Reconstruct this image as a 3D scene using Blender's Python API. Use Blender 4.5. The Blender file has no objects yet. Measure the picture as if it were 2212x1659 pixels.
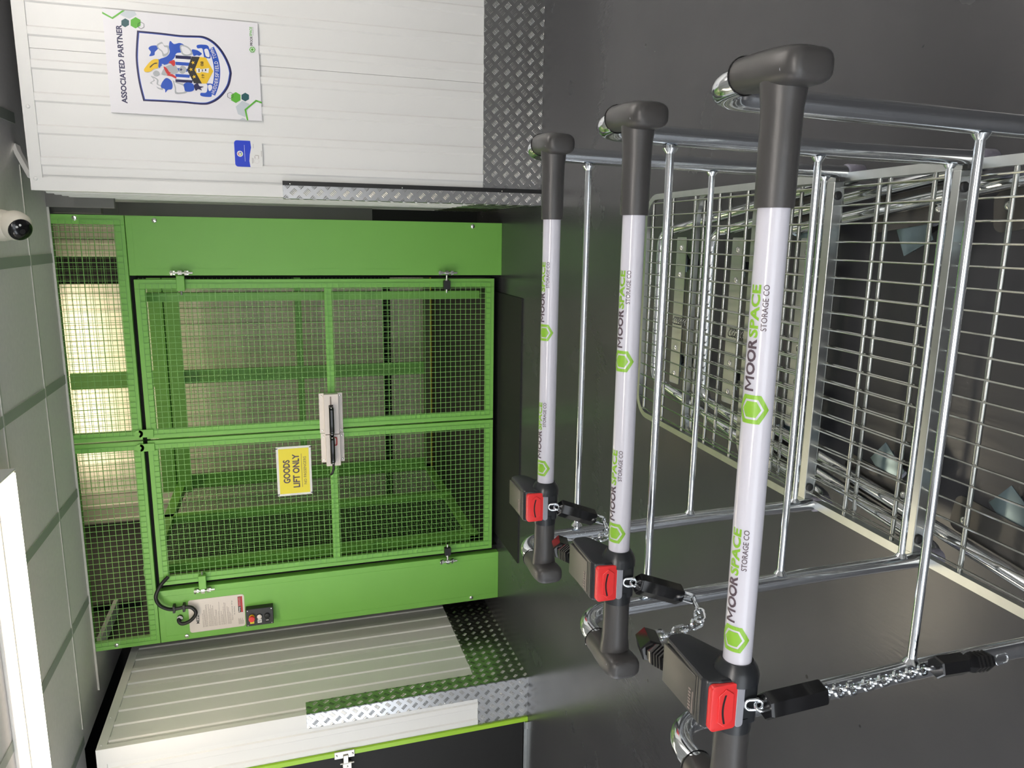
import bpy, bmesh, math, random
from mathutils import Vector, Matrix
PI = math.pi
random.seed(7)
C = bpy.context.scene.collection
S = bpy.context.scene

# ------------------------------------------------------------------ camera, world, exposure, lights
YAW, PITCH, ROLL, FPX = -0.206014, 0.299724, -0.0469333, 1589.9
def cam_axes():
    cy, sy, cp, sp = math.cos(YAW), math.sin(YAW), math.cos(PITCH), math.sin(PITCH)
    f = Vector((sy*cp, cy*cp, -sp)); r = Vector((cy, -sy, 0)); u = r.cross(f)
    cr, sr = math.cos(ROLL), math.sin(ROLL)
    return r*cr + u*sr, -r*sr + u*cr, f
r_, u_, f_ = cam_axes()
cd = bpy.data.cameras.new('camera'); cam = bpy.data.objects.new('camera', cd); C.objects.link(cam)
# the photograph was taken with the camera turned on its side: picture up = world right
ix, iy = -u_, r_
M = Matrix((ix, iy, -f_)).transposed().to_4x4()
M.translation = Vector((0, 0, 1.55))
cam.matrix_world = M
cd.sensor_fit = 'HORIZONTAL'; cd.sensor_width = 36; cd.lens = 36*FPX/2212
cd.clip_start = 0.02; cd.clip_end = 60
S.camera = cam
W = bpy.data.worlds.new('world'); S.world = W; W.use_nodes = True
W.node_tree.nodes['Background'].inputs[0].default_value = (0.8, 0.9, 1, 1)
W.node_tree.nodes['Background'].inputs[1].default_value = 0.02
S.view_settings.view_transform = 'Standard'; S.view_settings.look = 'None'
S.view_settings.gamma = 1; S.view_settings.use_curve_mapping = False
S.view_settings.exposure = 0.0
def area(name, loc, rot, sx, sy, power, col):
    l = bpy.data.lights.new(name, 'AREA'); l.shape = 'RECTANGLE'; l.size = sx; l.size_y = sy
    l.energy = power; l.color = col
    o = bpy.data.objects.new(name, l); o.location = loc; o.rotation_euler = rot; C.objects.link(o); return o
WARM = (1.0, 0.86, 0.66); NEUT = (1.0, 0.95, 0.88); DAY = (0.86, 0.92, 1.0)
area('daylight_from_entrance', (-1.8, -2.6, 1.5), (PI/2+0.42, 0, 0), 4.4, 2.4, 82, DAY)
area('daylight_from_left', (-5.9, -0.4, 1.45), (0, -PI/2-0.45, 0), 2.4, 4.4, 125, DAY)
area('shaft_lamp_light', (-1.45, 7.68, 3.54), (0.28, 0, 0), 1.8, 0.12, 17, WARM)
area('lift_lamp_light', (-1.25, 6.3, 3.55), (0.3, 0, 0), 1.6, 0.12, 9, WARM)

# ------------------------------------------------------------------ materials
def mat(name, col, rough=0.5, metal=0.0, noise=0.0, nscale=8.0, bump=0.0, bscale=60, coat=0.0, rvar=0.0, spec=0.5):
    m = bpy.data.materials.new(name); m.use_nodes = True
    nt = m.node_tree; b = nt.nodes['Principled BSDF']
    b.inputs['Base Color'].default_value = (*col, 1); b.inputs['Roughness'].default_value = rough
    b.inputs['Metallic'].default_value = metal; b.inputs['Coat Weight'].default_value = coat
    b.inputs['Specular IOR Level'].default_value = spec
    tc = nt.nodes.new('ShaderNodeTexCoord')
    if noise or rvar:
        n = nt.nodes.new('ShaderNodeTexNoise'); n.inputs['Scale'].default_value = nscale; n.inputs['Detail'].default_value = 6
        nt.links.new(tc.outputs['Object'], n.inputs['Vector'])
    if noise:
        mx = nt.nodes.new('ShaderNodeMix'); mx.data_type = 'RGBA'
        mx.inputs['A'].default_value = (*[c*(1-noise) for c in col], 1); mx.inputs['B'].default_value = (*[min(1, c*(1+noise)) for c in col], 1)
        nt.links.new(n.outputs['Fac'], mx.inputs['Factor']); nt.links.new(mx.outputs['Result'], b.inputs['Base Color'])
    if rvar:
        mr = nt.nodes.new('ShaderNodeMapRange'); mr.inputs['From Min'].default_value = 0.3; mr.inputs['From Max'].default_value = 0.7
        mr.inputs['To Min'].default_value = max(0.02, rough-rvar); mr.inputs['To Max'].default_value = rough+rvar
        nt.links.new(n.outputs['Fac'], mr.inputs['Value']); nt.links.new(mr.outputs['Result'], b.inputs['Roughness'])
    if bump:
        n2 = nt.nodes.new('ShaderNodeTexNoise'); n2.inputs['Scale'].default_value = bscale; n2.inputs['Detail'].default_value = 5
        bp = nt.nodes.new('ShaderNodeBump'); bp.inputs['Strength'].default_value = bump; bp.inputs['Distance'].default_value = 0.004
        nt.links.new(tc.outputs['Object'], n2.inputs['Vector']); nt.links.new(n2.outputs['Fac'], bp.inputs['Height'])
        nt.links.new(bp.outputs['Normal'], b.inputs['Normal'])
    return m
def emis(name, col, st):
    m = bpy.data.materials.new(name); m.use_nodes = True; b = m.node_tree.nodes['Principled BSDF']
    b.inputs['Base Color'].default_value = (*col, 1); b.inputs['Emission Color'].default_value = (*col, 1); b.inputs['Emission Strength'].default_value = st
    return m
M_clad = mat('white_cladding', (0.80, 0.80, 0.78), 0.38, noise=0.03, nscale=2, bump=0.02, bscale=400)
M_trimw = mat('white_trim', (0.78, 0.78, 0.76), 0.35)
M_ceil = mat('ceiling_tile', (0.93, 0.89, 0.86), 0.85, noise=0.06, nscale=40)
M_tbar = mat('grey_ceiling_grid', (0.42, 0.46, 0.40), 0.5)
M_tbarw = mat('pale_ceiling_grid', (0.62, 0.62, 0.56), 0.5)
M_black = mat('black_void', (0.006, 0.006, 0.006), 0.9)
M_green = mat('green_powder_coat', (0.20, 0.50, 0.085), 0.42, noise=0.05, nscale=3, bump=0.03, bscale=300)
M_greenm = mat('green_wire', (0.20, 0.46, 0.11), 0.45)
M_lime = mat('lime_green_trim', (0.35, 0.62, 0.035), 0.35)
M_bdoor = mat('black_door_panel', (0.004, 0.004, 0.004), 0.6)
M_alu = mat('tread_aluminium', (0.47, 0.47, 0.47), 0.30, 1.0)
M_chrome = mat('bright_zinc', (0.80, 0.83, 0.86), 0.13, 1.0, noise=0.02, nscale=12)
M_wire = mat('bright_zinc_wire', (0.46, 0.47, 0.44), 0.22, 1.0)
M_galv = mat('galvanised_steel', (0.50, 0.52, 0.51), 0.34, 1.0, noise=0.10, nscale=30)
M_galvsh = mat('shaded_galvanised_steel', (0.13, 0.125, 0.12), 0.45, 1.0, noise=0.10, nscale=20)  # galvanised steel, darkened for the shade and dark reflections under the deck
M_bolt = mat('zinc_bolt', (0.8, 0.8, 0.76), 0.18, 1.0)
M_steel = mat('stainless_steel', (0.55, 0.52, 0.46), 0.28, 1.0)
M_grip = mat('black_grip_plastic', (0.048, 0.046, 0.045), 0.38, bump=0.03, bscale=900)
M_sleeve = mat('white_handle_sleeve', (0.60, 0.59, 0.65), 0.20, coat=0.4)
M_lockb = mat('black_lock_plastic', (0.016, 0.018, 0.021), 0.30, bump=0.02, bscale=900)
M_lockl = mat('grey_brown_lock_cover', (0.060, 0.057, 0.048), 0.35)
M_red = mat('red_plastic', (0.75, 0.035, 0.035), 0.33)
M_redg = mat('dark_slot', (0.01, 0.003, 0.003), 0.6)
M_gloss = mat('glossy_black_plastic', (0.008, 0.008, 0.009), 0.14)
M_cap = mat('black_rubber_cap', (0.012, 0.012, 0.012), 0.45)
M_sleeveg = mat('grey_bumper_sleeve', (0.25, 0.24, 0.29), 0.35)
M_tyre = mat('black_tyre', (0.01, 0.01, 0.01), 0.5)
M_hub = mat('grey_hub', (0.30, 0.31, 0.35), 0.4)
M_fork = mat('blue_grey_fork', (0.24, 0.31, 0.34), 0.28, 1.0)
M_txt = mat('dark_print', (0.085, 0.060, 0.075), 0.4)
M_lg = mat('lime_print', (0.23, 0.46, 0.035), 0.35)
M_white = mat('white_plastic', (0.80, 0.80, 0.78), 0.35)
M_paper = mat('white_board', (0.80, 0.79, 0.82), 0.30)
M_navy = mat('navy_print', (0.004, 0.004, 0.065), 0.35)
M_royal = mat('royal_blue_print', (0.01, 0.075, 0.46), 0.35)
M_lblue = mat('light_blue_print', (0.08, 0.22, 0.65), 0.35)
M_sil = mat('silver_print', (0.42, 0.44, 0.46), 0.35)
M_pgrey = mat('pale_grey_print', (0.55, 0.60, 0.64), 0.35)
M_gold = mat('yellow_print', (0.80, 0.52, 0.02), 0.35)
M_teal = mat('teal_print', (0.01, 0.085, 0.095), 0.35)
M_kgreen = mat('green_print', (0.10, 0.42, 0.03), 0.35)
M_pblack = mat('black_print', (0.012, 0.012, 0.012), 0.4)
M_pred = mat('red_print', (0.55, 0.02, 0.02), 0.4)
M_ysign = mat('yellow_sign', (0.86, 0.74, 0.04), 0.4)
M_plate = mat('cream_notice', (0.78, 0.71, 0.66), 0.35)
M_smallt = mat('faint_print', (0.25, 0.20, 0.18), 0.5)
M_blueS = mat('sticker_blue', (0.005, 0.04, 0.55), 0.3)
M_shaftw = mat('shaft_cladding', (0.70, 0.66, 0.55), 0.42, noise=0.05, nscale=2)
M_dark = mat('dark_shaft_steel', (0.004, 0.005, 0.004), 0.6)
M_greyp = mat('grey_panel', (0.16, 0.16, 0.15), 0.35)
M_plat = mat('dark_platform_tread', (0.008, 0.009, 0.008), 0.5)
M_hazy = mat('yellow_hazard', (0.45, 0.38, 0.02), 0.5)
M_mat = mat('black_rubber_mat', (0.008, 0.010, 0.008), 0.75, bump=0.4, bscale=500)
M_cctv = mat('cctv_white', (0.72, 0.68, 0.58), 0.4)

def floor_material():
    m = bpy.data.materials.new('dark_epoxy_floor'); m.use_nodes = True; nt = m.node_tree; N = nt.nodes; L = nt.links
    b = N['Principled BSDF']; tc = N.new('ShaderNodeTexCoord')
    def noise(s, d=5): n = N.new('ShaderNodeTexNoise'); n.inputs['Scale'].default_value = s; n.inputs['Detail'].default_value = d; L.new(tc.outputs['Object'], n.inputs['Vector']); return n
    def ramp(src, a, b_, ca, cb):
        r = N.new('ShaderNodeValToRGB'); r.color_ramp.elements[0].position = a; r.color_ramp.elements[1].position = b_
        r.color_ramp.elements[0].color = (*ca, 1); r.color_ramp.elements[1].color = (*cb, 1); L.new(src, r.inputs['Fac']); return r
    base = ramp(noise(1.3).outputs['Fac'], 0.35, 0.7, (0.044, 0.045, 0.050), (0.054, 0.055, 0.060))
    v = N.new('ShaderNodeTexVoronoi'); v.inputs['Scale'].default_value = 16; L.new(tc.outputs['Object'], v.inputs['Vector'])
    sp = ramp(v.outputs['Distance'], 0.035, 0.06, (0.30, 0.29, 0.28), (0, 0, 0))
    v2 = N.new('ShaderNodeTexVoronoi'); v2.inputs['Scale'].default_value = 9; L.new(tc.outputs['Object'], v2.inputs['Vector'])
    dk = ramp(v2.outputs['Distance'], 0.04, 0.07, (0.12, 0.12, 0.12), (1, 1, 1))
    gate = ramp(noise(6, 2).outputs['Fac'], 0.60, 0.62, (0, 0, 0), (1, 1, 1))
    mm = N.new('ShaderNodeMix'); mm.data_type = 'RGBA'; mm.blend_type = 'MULTIPLY'; L.new(gate.outputs['Color'], mm.inputs['Factor'])
    L.new(base.outputs['Color'], mm.inputs['A']); L.new(dk.outputs['Color'], mm.inputs['B'])
    g2 = ramp(noise(11, 2).outputs['Fac'], 0.66, 0.67, (0, 0, 0), (1, 1, 1))
    mul = N.new('ShaderNodeMix'); mul.data_type = 'RGBA'; mul.blend_type = 'MULTIPLY'; mul.inputs['Factor'].default_value = 1
    L.new(sp.outputs['Color'], mul.inputs['A']); L.new(g2.outputs['Color'], mul.inputs['B'])
    ad = N.new('ShaderNodeMix'); ad.data_type = 'RGBA'; ad.blend_type = 'ADD'; ad.inputs['Factor'].default_value = 0.22
    L.new(mm.outputs['Result'], ad.inputs['A']); L.new(mul.outputs['Result'], ad.inputs['B']); L.new(ad.outputs['Result'], b.inputs['Base Color'])
    rr = N.new('ShaderNodeMapRange'); rr.inputs['To Min'].default_value = 0.16; rr.inputs['To Max'].default_value = 0.34
    L.new(noise(2.2).outputs['Fac'], rr.inputs['Value']); L.new(rr.outputs['Result'], b.inputs['Roughness'])
    mp = N.new('ShaderNodeMapping'); mp.inputs['Scale'].default_value = (90, 25, 1); L.new(tc.outputs['Object'], mp.inputs['Vector'])
    n3 = N.new('ShaderNodeTexNoise'); n3.inputs['Scale'].default_value = 1; n3.inputs['Detail'].default_value = 4; L.new(mp.outputs['Vector'], n3.inputs['Vector'])
    bp = N.new('ShaderNodeBump'); bp.inputs['Strength'].default_value = 0.10; bp.inputs['Distance'].default_value = 0.003
    L.new(n3.outputs['Fac'], bp.inputs['Height']); L.new(bp.outputs['Normal'], b.inputs['Normal'])
    return m
M_floor = floor_material()

# ------------------------------------------------------------------ geometry helpers
def obj(name, bm, m, parent=None, smooth=None, label=None):
    me = bpy.data.meshes.new(name)
    bmesh.ops.recalc_face_normals(bm, faces=bm.faces)
    if smooth is not None:
        for e in bm.edges:
            if len(e.link_faces) == 2 and e.calc_face_angle(0) > smooth: e.smooth = False
        for f in bm.faces: f.smooth = True
    bm.to_mesh(me); bm.free()
    o = bpy.data.objects.new(name, me); me.materials.append(m); C.objects.link(o)
    if parent: o.parent = parent
    if label: o['label'] = label
    return o
def each(name, bm, m, parent=None, smooth=None, label=None, by=None):
    """one object for every separate piece of bm"""
    bm.verts.ensure_lookup_table(); seen = set(); out = []
    for v0 in bm.verts:
        if v0 in seen: continue
        st_ = [v0]; comp = []; seen.add(v0)
        while st_:
            v = st_.pop(); comp.append(v)
            for e in v.link_edges:
                w = e.other_vert(v)
                if w not in seen: seen.add(w); st_.append(w)
        t = bmesh.new(); mp = {v: t.verts.new(v.co) for v in comp}
        for f in {f for v in comp for f in v.link_faces}: t.faces.new([mp[v] for v in f.verts])
        out.append(obj(name, t, m, parent, smooth, label))
    bm.free(); return out
def flat(name, bm, m, parent=None, label=None):      # print: keep the normals as they are
    me = bpy.data.meshes.new(name); bm.to_mesh(me); bm.free()
    o = bpy.data.objects.new(name, me); me.materials.append(m); C.objects.link(o)
    if parent: o.parent = parent
    if label: o['label'] = label
    return o
def thing(name, label, cat, loc=(0, 0, 0), group=None):
    o = bpy.data.objects.new(name, None); C.objects.link(o); o.location = loc; o.empty_display_size = 0.1
    o['label'] = label; o['category'] = cat
    if group: o['group'] = group
    return o
def tag(o, label, cat, group=None):
    o['label'] = label; o['category'] = cat
    if group: o['group'] = group
    return o
def struct(name, bm, m, parent=None, smooth=None):
    o = obj(name, bm, m, parent, smooth)
    if not parent: o['kind'] = 'structure'
    return o
def NB(): return bmesh.new()
def box(bm, a, b, bev=0.0, mtx=None):
    x0, y0, z0 = a; x1, y1, z1 = b
    t = bmesh.new()
    vs = [t.verts.new(p) for p in ((x0,y0,z0),(x1,y0,z0),(x1,y1,z0),(x0,y1,z0),(x0,y0,z1),(x1,y0,z1),(x1,y1,z1),(x0,y1,z1))]
    for f in ((0,3,2,1),(4,5,6,7),(0,1,5,4),(1,2,6,5),(2,3,7,6),(3,0,4,7)): t.faces.new([vs[i] for i in f])
    if bev: bmesh.ops.bevel(t, geom=t.edges[:], offset=bev, segments=3, profile=0.6, affect='EDGES')
    merge(bm, t, mtx)
    return bm
def merge(bm, t, mtx=None):
    if mtx is not None: bmesh.ops.transform(t, matrix=mtx, verts=t.verts)
    me = bpy.data.meshes.new('tmp'); t.to_mesh(me); t.free(); bm.from_mesh(me); bpy.data.meshes.remove(me)
def tube(bm, pts, r, n=12, caps=True, radii=None, rot=0.0):
    pts = [Vector(p) for p in pts]; k = len(pts); rings = []
    t0 = (pts[1]-pts[0]).normalized(); up = Vector((0,0,1)) if abs(t0.z) < 0.9 else Vector((1,0,0))
    u = t0.cross(up).normalized()
    for i, p in enumerate(pts):
        if i == 0: t = pts[1]-pts[0]
        elif i == k-1: t = pts[-1]-pts[-2]
        else: t = (pts[i+1]-p).normalized() + (p-pts[i-1]).normalized()
        t.normalize(); u = (u - t*u.dot(t)).normalized(); v = t.cross(u)
        rr = radii[i] if radii else r
        rings.append([bm.verts.new(p + (u*math.cos(rot+2*PI*j/n) + v*math.sin(rot+2*PI*j/n))*rr) for j in range(n)])
    for i in range(k-1):
        for j in range(n):
            bm.faces.new((rings[i][j], rings[i][(j+1)%n], rings[i+1][(j+1)%n], rings[i+1][j]))
    if caps: bm.faces.new(rings[0][::-1]); bm.faces.new(rings[-1])
    return bm
def loop_tube(bm, pts, r, n=8):
    pts = [Vector(p) for p in pts]; k = len(pts); rings = []; u = None
    nrm = (pts[1]-pts[0]).cross(pts[k//2]-pts[0]).normalized()
    for i, p in enumerate(pts):
        t = (pts[(i+1)%k]-pts[i-1]).normalized(); v = nrm; u = v.cross(t)
        rings.append([bm.verts.new(p + (u*math.cos(2*PI*j/n)+v*math.sin(2*PI*j/n))*r) for j in range(n)])
    for i in range(k):
        for j in range(n): bm.faces.new((rings[i][j], rings[i][(j+1)%n], rings[(i+1)%k][(j+1)%n], rings[(i+1)%k][j]))
def arc_path(corners, rad, seg=6):
    """round the inner corners of a polyline"""
    P = [Vector(p) for p in corners]; out = [P[0]]
    for i in range(1, len(P)-1):
        a = (P[i-1]-P[i]); b = (P[i+1]-P[i]); R = rad[i-1] if isinstance(rad, (list, tuple)) else rad
        la, lb = a.length, b.length; a.normalize(); b.normalize()
        ang = a.angle(b); d = min(R/math.tan(ang/2), la*0.49 if i > 1 else la*0.98, lb*0.49 if i < len(P)-2 else lb*0.98)
        p0, p1 = P[i]+a*d, P[i]+b*d
        c = P[i] + (a+b).normalized()*(d/math.cos(ang/2))
        v0, v1 = p0-c, p1-c; th = v0.angle(v1)
        for s in range(seg+1):
            t = s/seg
            out.append(c + (v0*math.sin((1-t)*th) + v1*math.sin(t*th))/math.sin(th))
    out.append(P[-1]); return out
def prism(bm, poly, axis, a, b, bev=0.0, seg=2):
    """poly is a list of 2d points in the two other axes; extruded along axis from a to b"""
    t = bmesh.new()
    def mk(p, h):
        if axis == 'x': return (h, p[0], p[1])
        if axis == 'y': return (p[0], h, p[1])
        return (p[0], p[1], h)
    A = [t.verts.new(mk(p, a)) for p in poly]; B = [t.verts.new(mk(p, b)) for p in poly]; n = len(poly)
    fa = t.faces.new(A); fb = t.faces.new(B[::-1])
    for i in range(n): t.faces.new((A[i], B[i], B[(i+1)%n], A[(i+1)%n]))
    bmesh.ops.recalc_face_normals(t, faces=t.faces)
    if bev: bmesh.ops.bevel(t, geom=t.edges[:], offset=bev, segments=seg, profile=0.6, affect='EDGES')
    merge(bm, t); return bm
def disc(bm, c, axis, r, h, n=20, dome=0.0):
    c = Vector(c); ax = Vector(axis).normalized()
    if dome: tube(bm, [c, c+ax*h, c+ax*(h+dome*0.6), c+ax*(h+dome)], r, n, radii=[r, r, r*0.75, r*0.25])
    else: tube(bm, [c, c+ax*h], r, n)
def rrect(x0, z0, x1, z1, r, seg=5):
    out = []
    for cx, cz, a0 in ((x1-r, z1-r, 0), (x0+r, z1-r, PI/2), (x0+r, z0+r, PI), (x1-r, z0+r, 1.5*PI)):
        for i in range(seg+1):
            a = a0 + PI/2*i/seg; out.append((cx+r*math.cos(a), cz+r*math.sin(a)))
    return out
def text_bm(s, size, off=0.0, sx=1.0, align='LEFT', spacing=1.0, shear=0.0):
    cu = bpy.data.curves.new('t', 'FONT'); cu.body = s; cu.size = size; cu.offset = off; cu.align_x = align
    cu.space_character = spacing; cu.shear = shear; cu.resolution_u = 3
    o = bpy.data.objects.new('t', cu); me = bpy.data.meshes.new_from_object(o)
    bm = bmesh.new(); bm.from_mesh(me); bpy.data.meshes.remove(me); bpy.data.objects.remove(o); bpy.data.curves.remove(cu)
    if sx != 1.0: bmesh.ops.scale(bm, vec=(sx, 1, 1), verts=bm.verts)
    return bm
def fit_text(s, width, height, off=0.0):
    """text whose cap height and whole width are the given ones, lower left corner at 0,0"""
    bm = text_bm(s, 1.0, off/height*0.73 if height else 0)
    xs = [v.co.x for v in bm.verts]; ys = [v.co.y for v in bm.verts]
    w, h = max(xs)-min(xs), max(ys)-min(ys); x0, y0 = min(xs), min(ys)
    for v in bm.verts: v.co = Vector(((v.co.x-x0)*width/w, (v.co.y-y0)*height/h, 0))
    return bm
def moor_bm(width, height, off=0.0):
    """the word MOOR with a drawn bold M"""
    w, h, t = width*0.275, height, height*0.20
    bm = bmesh.new()
    for q in ([(0, 0), (t, 0), (t, h), (0, h)], [(w-t, 0), (w, 0), (w, h), (w-t, h)],
              [(0, h), (t*1.25, h), (w/2+t*0.45, h*0.32), (w/2, h*0.22), (w/2-t*0.45, h*0.32)],
              [(w, h), (w/2+t*0.45, h*0.32), (w/2, h*0.22), (w/2-t*0.45, h*0.32), (w-t*1.25, h)]):
        f = bm.faces.new([bm.verts.new((p[0], p[1], 0)) for p in q])
        f.normal_update()
        if f.normal.z < 0: f.normal_flip()
    o = fit_text('OOR', width-w-height*0.14, height, off)
    merge(bm, o, Matrix.Translation((w+height*0.14, 0, 0)))
    return bm
def on_wall(bm, x, y, z):     # xy text plane -> wall that faces -Y
    for v in bm.verts: v.co = Vector((x+v.co.x, y, z+v.co.y))
    return bm
def poly2(bm, pts, y):        # flat print on a wall facing -Y
    vs = [bm.verts.new((p[0], y, p[1])) for p in pts]
    f = bm.faces.new(vs)
    f.normal_update()
    if len(pts) > 4: bmesh.ops.triangulate(bm, faces=[f])
def mesh_panel(bm, x0, x1, z0, z1, y, pitch=0.0375, w=0.0015):
    """welded square wire mesh in the plane y; the uprights lie in front of the cross wires"""
    nx = round((x1-x0)/pitch); nz = round((z1-z0)/pitch)
    for i in range(nx+1):
        x = x0+(x1-x0)*i/nx; box(bm, (x-w, y-2*w, z0), (x+w, y, z1))
    for k in range(nz+1):
        z = z0+(z1-z0)*k/nz; box(bm, (x0, y, z-w), (x1, y+2*w, z+w))

# ------------------------------------------------------------------ room shell
RY, LY, LX, CX = 4.39, 4.44, -3.05, 0.205      # right facade, left facade, left side wall, right corner
KZ, WT, CZ, YL = 0.365, 2.72, 2.87, 5.20       # kick plate top, wall top, ceiling, lift front

bm = NB(); box(bm, (-6.0, -3.0, -0.05), (3.2, 8.2, 0.0)); struct('floor', bm, M_floor)
# ceiling: tiles between broad dark bars that run away from the viewer and fine pale bars across
bm = NB(); box(bm, (-6, -3, CZ), (3.2, 4.76, CZ+0.03)); box(bm, (-2.83, 4.76, CZ), (3.2, YL-0.001, CZ+0.03)); box(bm, (-3.24, 4.76, CZ), (-2.83, 6.0, CZ+0.03))
ceil = struct('ceiling', bm, M_ceil)
bm = NB()
k = -8
while k < 6:
    x = -0.165-0.753*k
    if -6 < x < 3.2:
        y1 = YL-0.001 if -3.1 < x < 0.35 else 4.76
        box(bm, (x-0.028, -3, CZ-0.004), (x+0.028, y1, CZ+0.001))
    k += 1
obj('ceiling_bars', bm, M_tbar, ceil)
bm = NB()
for y in (4.765, 4.07, 3.37, 2.67, 1.97, 1.27, 0.57):
    box(bm, (-6 if y < 4.7 else -3.1, y-0.008, CZ-0.005), (3.2 if y < 4.7 else 0.35, y+0.008, CZ+0.001))
box(bm, (-3.1, YL-0.012, CZ-0.012), (0.14, YL-0.001, CZ+0.001))
obj('ceiling_cross_bars', bm, M_tbarw, ceil)

def ribbed(x0, x1, z0, z1, y, ribs, seam=(), d=0.008, hw=0.017, sl=0.008):
    """cladding sheet facing -Y with shallow raised ribs; returns a bmesh"""
    prof = [(x0, 0)]
    ev = sorted([(r, 'r') for r in ribs] + [(s, 's') for s in seam])
    for x, t in ev:
        if t == 'r': prof += [(x-hw-sl, 0), (x-hw, -d), (x+hw, -d), (x+hw+sl, 0)]
        else: prof += [(x-0.002, 0), (x-0.001, 0.006), (x+0.001, 0.006), (x+0.002, 0)]
    prof.append((x1, 0))
    bm = bmesh.new()
    lo = [bm.verts.new((x, y+dy, z0)) for x, dy in prof]; hi = [bm.verts.new((x, y+dy, z1)) for x, dy in prof]
    for i in range(len(prof)-1): bm.faces.new((lo[i], lo[i+1], hi[i+1], hi[i]))
    bk = [bm.verts.new(p) for p in ((x0, y+0.05, z0), (x1, y+0.05, z0), (x1, y+0.05, z1), (x0, y+0.05, z1))]
    bm.faces.new((bk[1], bk[0], bk[3], bk[2]))
    bm.faces.new([hi[i] for i in range(len(hi))] + [bk[2], bk[3]])
    bm.faces.new((lo[0], hi[0], bk[3], bk[0])); bm.faces.new((hi[-1], lo[-1], bk[1], bk[2]))
    return bm
def wall_obj(name, bm, m, mtx=None):
    if mtx is not None: bmesh.ops.transform(bm, matrix=mtx, verts=bm.verts)
    return struct(name, bm, m)
ribs_r = [0.343+0.1533*i for i in range(18)]
wall_r = wall_obj('wall_right', ribbed(CX, 3.2, KZ, WT, RY, ribs_r, seam=[0.876, 1.8, 2.72]), M_clad)
bm = NB(); box(bm, (0.262, RY-0.011, WT-0.052), (3.2, RY+0.052, WT+0.004)); box(bm, (CX-0.006, RY-0.013, KZ+0.001), (0.262, RY+0.03, WT+0.003))
box(bm, (0.277, RY-0.009, KZ), (0.279, RY, WT-0.05))
obj('corner_trim', bm, M_trimw, wall_r)
bm = NB()
for x in (0.60, 0.255, 1.2, 1.8): disc(bm, (x, RY-0.012, WT-0.022), (0, -1, 0), 0.009, 0.003, 12, 0.003)
each('rivet', bm, M_trimw, wall_r)
# return of the right corner, going back beside the lift
bm = ribbed(0, 1.6, KZ, WT, 0, [0.13+0.1525*i for i in range(9)])
wall_obj('wall_return', bm, M_clad, Matrix.Translation((CX, RY+1.6, 0)) @ Matrix.Rotation(-PI/2, 4, 'Z'))
# left facade and left side wall
ribs_s = [0.09+0.1525*i for i in range(8)]
wall_s = wall_obj('wall_left', ribbed(0.0, 1.60, KZ, WT, 0, ribs_s, seam=[0.635]), M_clad, Matrix.Translation((LX, LY, 0)) @ Matrix.Rotation(PI/2, 4, 'Z'))
wall_f = wall_obj('wall_front_left', ribbed(-3.352, LX, KZ, WT, LY, [-3.20, -3.325], seam=[-3.115]), M_clad)
bm = ribbed(-6.0, -3.352, 2.35, WT, LY, [-3.5-0.1525*i for i in range(15)]); wall_obj('wall_over_door', bm, M_clad)
bm = NB(); box(bm, (LX-0.09, LY-0.013, KZ+0.001), (LX+0.012, LY+0.03, WT+0.003))
box(bm, (LX-0.03, LY+0.03, WT-0.05), (LX+0.011, LY+1.6, WT+0.004)); box(bm, (-6, LY-0.011, WT-0.05), (LX-0.09, LY+0.04, WT+0.004))
obj('corner_trim', bm, M_trimw, wall_s)
bm = NB()
for y in (LY+0.3, LY+0.03): disc(bm, (LX+0.012, y, WT-0.02), (1, 0, 0), 0.006, 0.003, 10, 0.003)
each('rivet', bm, M_trimw, wall_s)

# tread plate with five-bar pattern in real relief
def tread(name, w, h, mtx, thick=0.004, pitch=0.072, phase=(0.3, 0.1)):
    bm = NB(); box(bm, (0, 0, 0), (w, thick, h))
    nx, nz = int(w/pitch)+3, int(h/pitch)+3
    def bar(cx, cz, ang, L=0.0145, B=0.0024, H=0.0022):
        if not (-0.006 < cx < w+0.006 and -0.006 < cz < h+0.006): return
        pts = [(-L, 0, 0), (-L*0.55, B, 0), (L*0.55, B, 0), (L, 0, 0), (L*0.55, -B, 0), (-L*0.55, -B, 0), (-L*0.5, 0, H), (L*0.5, 0, H)]
        ca, sa = math.cos(ang), math.sin(ang); P = []
        for a, b, c_ in pts:
            x, z = cx+a*ca-b*sa, cz+a*sa+b*ca
            x, z = min(max(x, 0.001), w-0.001), min(max(z, 0.001), h-0.001)
            P.append((x, -c_-0.0001, z))
        v = [bm.verts.new(p) for p in P]
        for f in ((0,1,6), (1,2,7,6), (2,3,7), (3,4,7), (4,5,6,7), (5,0,6)): bm.faces.new([v[i] for i in f])
    for i in range(-1, nx):
        for k in range(-1, nz):
            for q in (0, 1):
                cx = (i+phase[0]+0.5*q)*pitch; cz = (k+phase[1]+0.5*q)*pitch; ang = PI/4 if q == 0 else -PI/4
                for j in range(-2, 3):
                    dx, dz = -math.sin(ang)*j*0.0078, math.cos(ang)*j*0.0078
                    bar(cx+dx, cz+dz, ang)
    bmesh.ops.transform(bm, matrix=mtx, verts=bm.verts)
    return obj(name, bm, M_alu)
T = Matrix.Translation; RZ = lambda a: Matrix.Rotation(a, 4, 'Z')
def kick(name, *a, **k):
    o = tread(name, *a, **k); o['kind'] = 'structure'; return o
kick('baseboard_right', 3.0-CX, KZ, T((CX, RY-0.006, 0)))
kick('baseboard_left', 1.6, KZ, T((LX+0.006, LY, 0)) @ RZ(PI/2))
kick('baseboard_front_left', 0.30, KZ, T((-3.352, LY-0.006, 0)))
kick('baseboard_return', 1.6, KZ, T((CX-0.006, RY+1.6, 0)) @ RZ(-PI/2))
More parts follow.
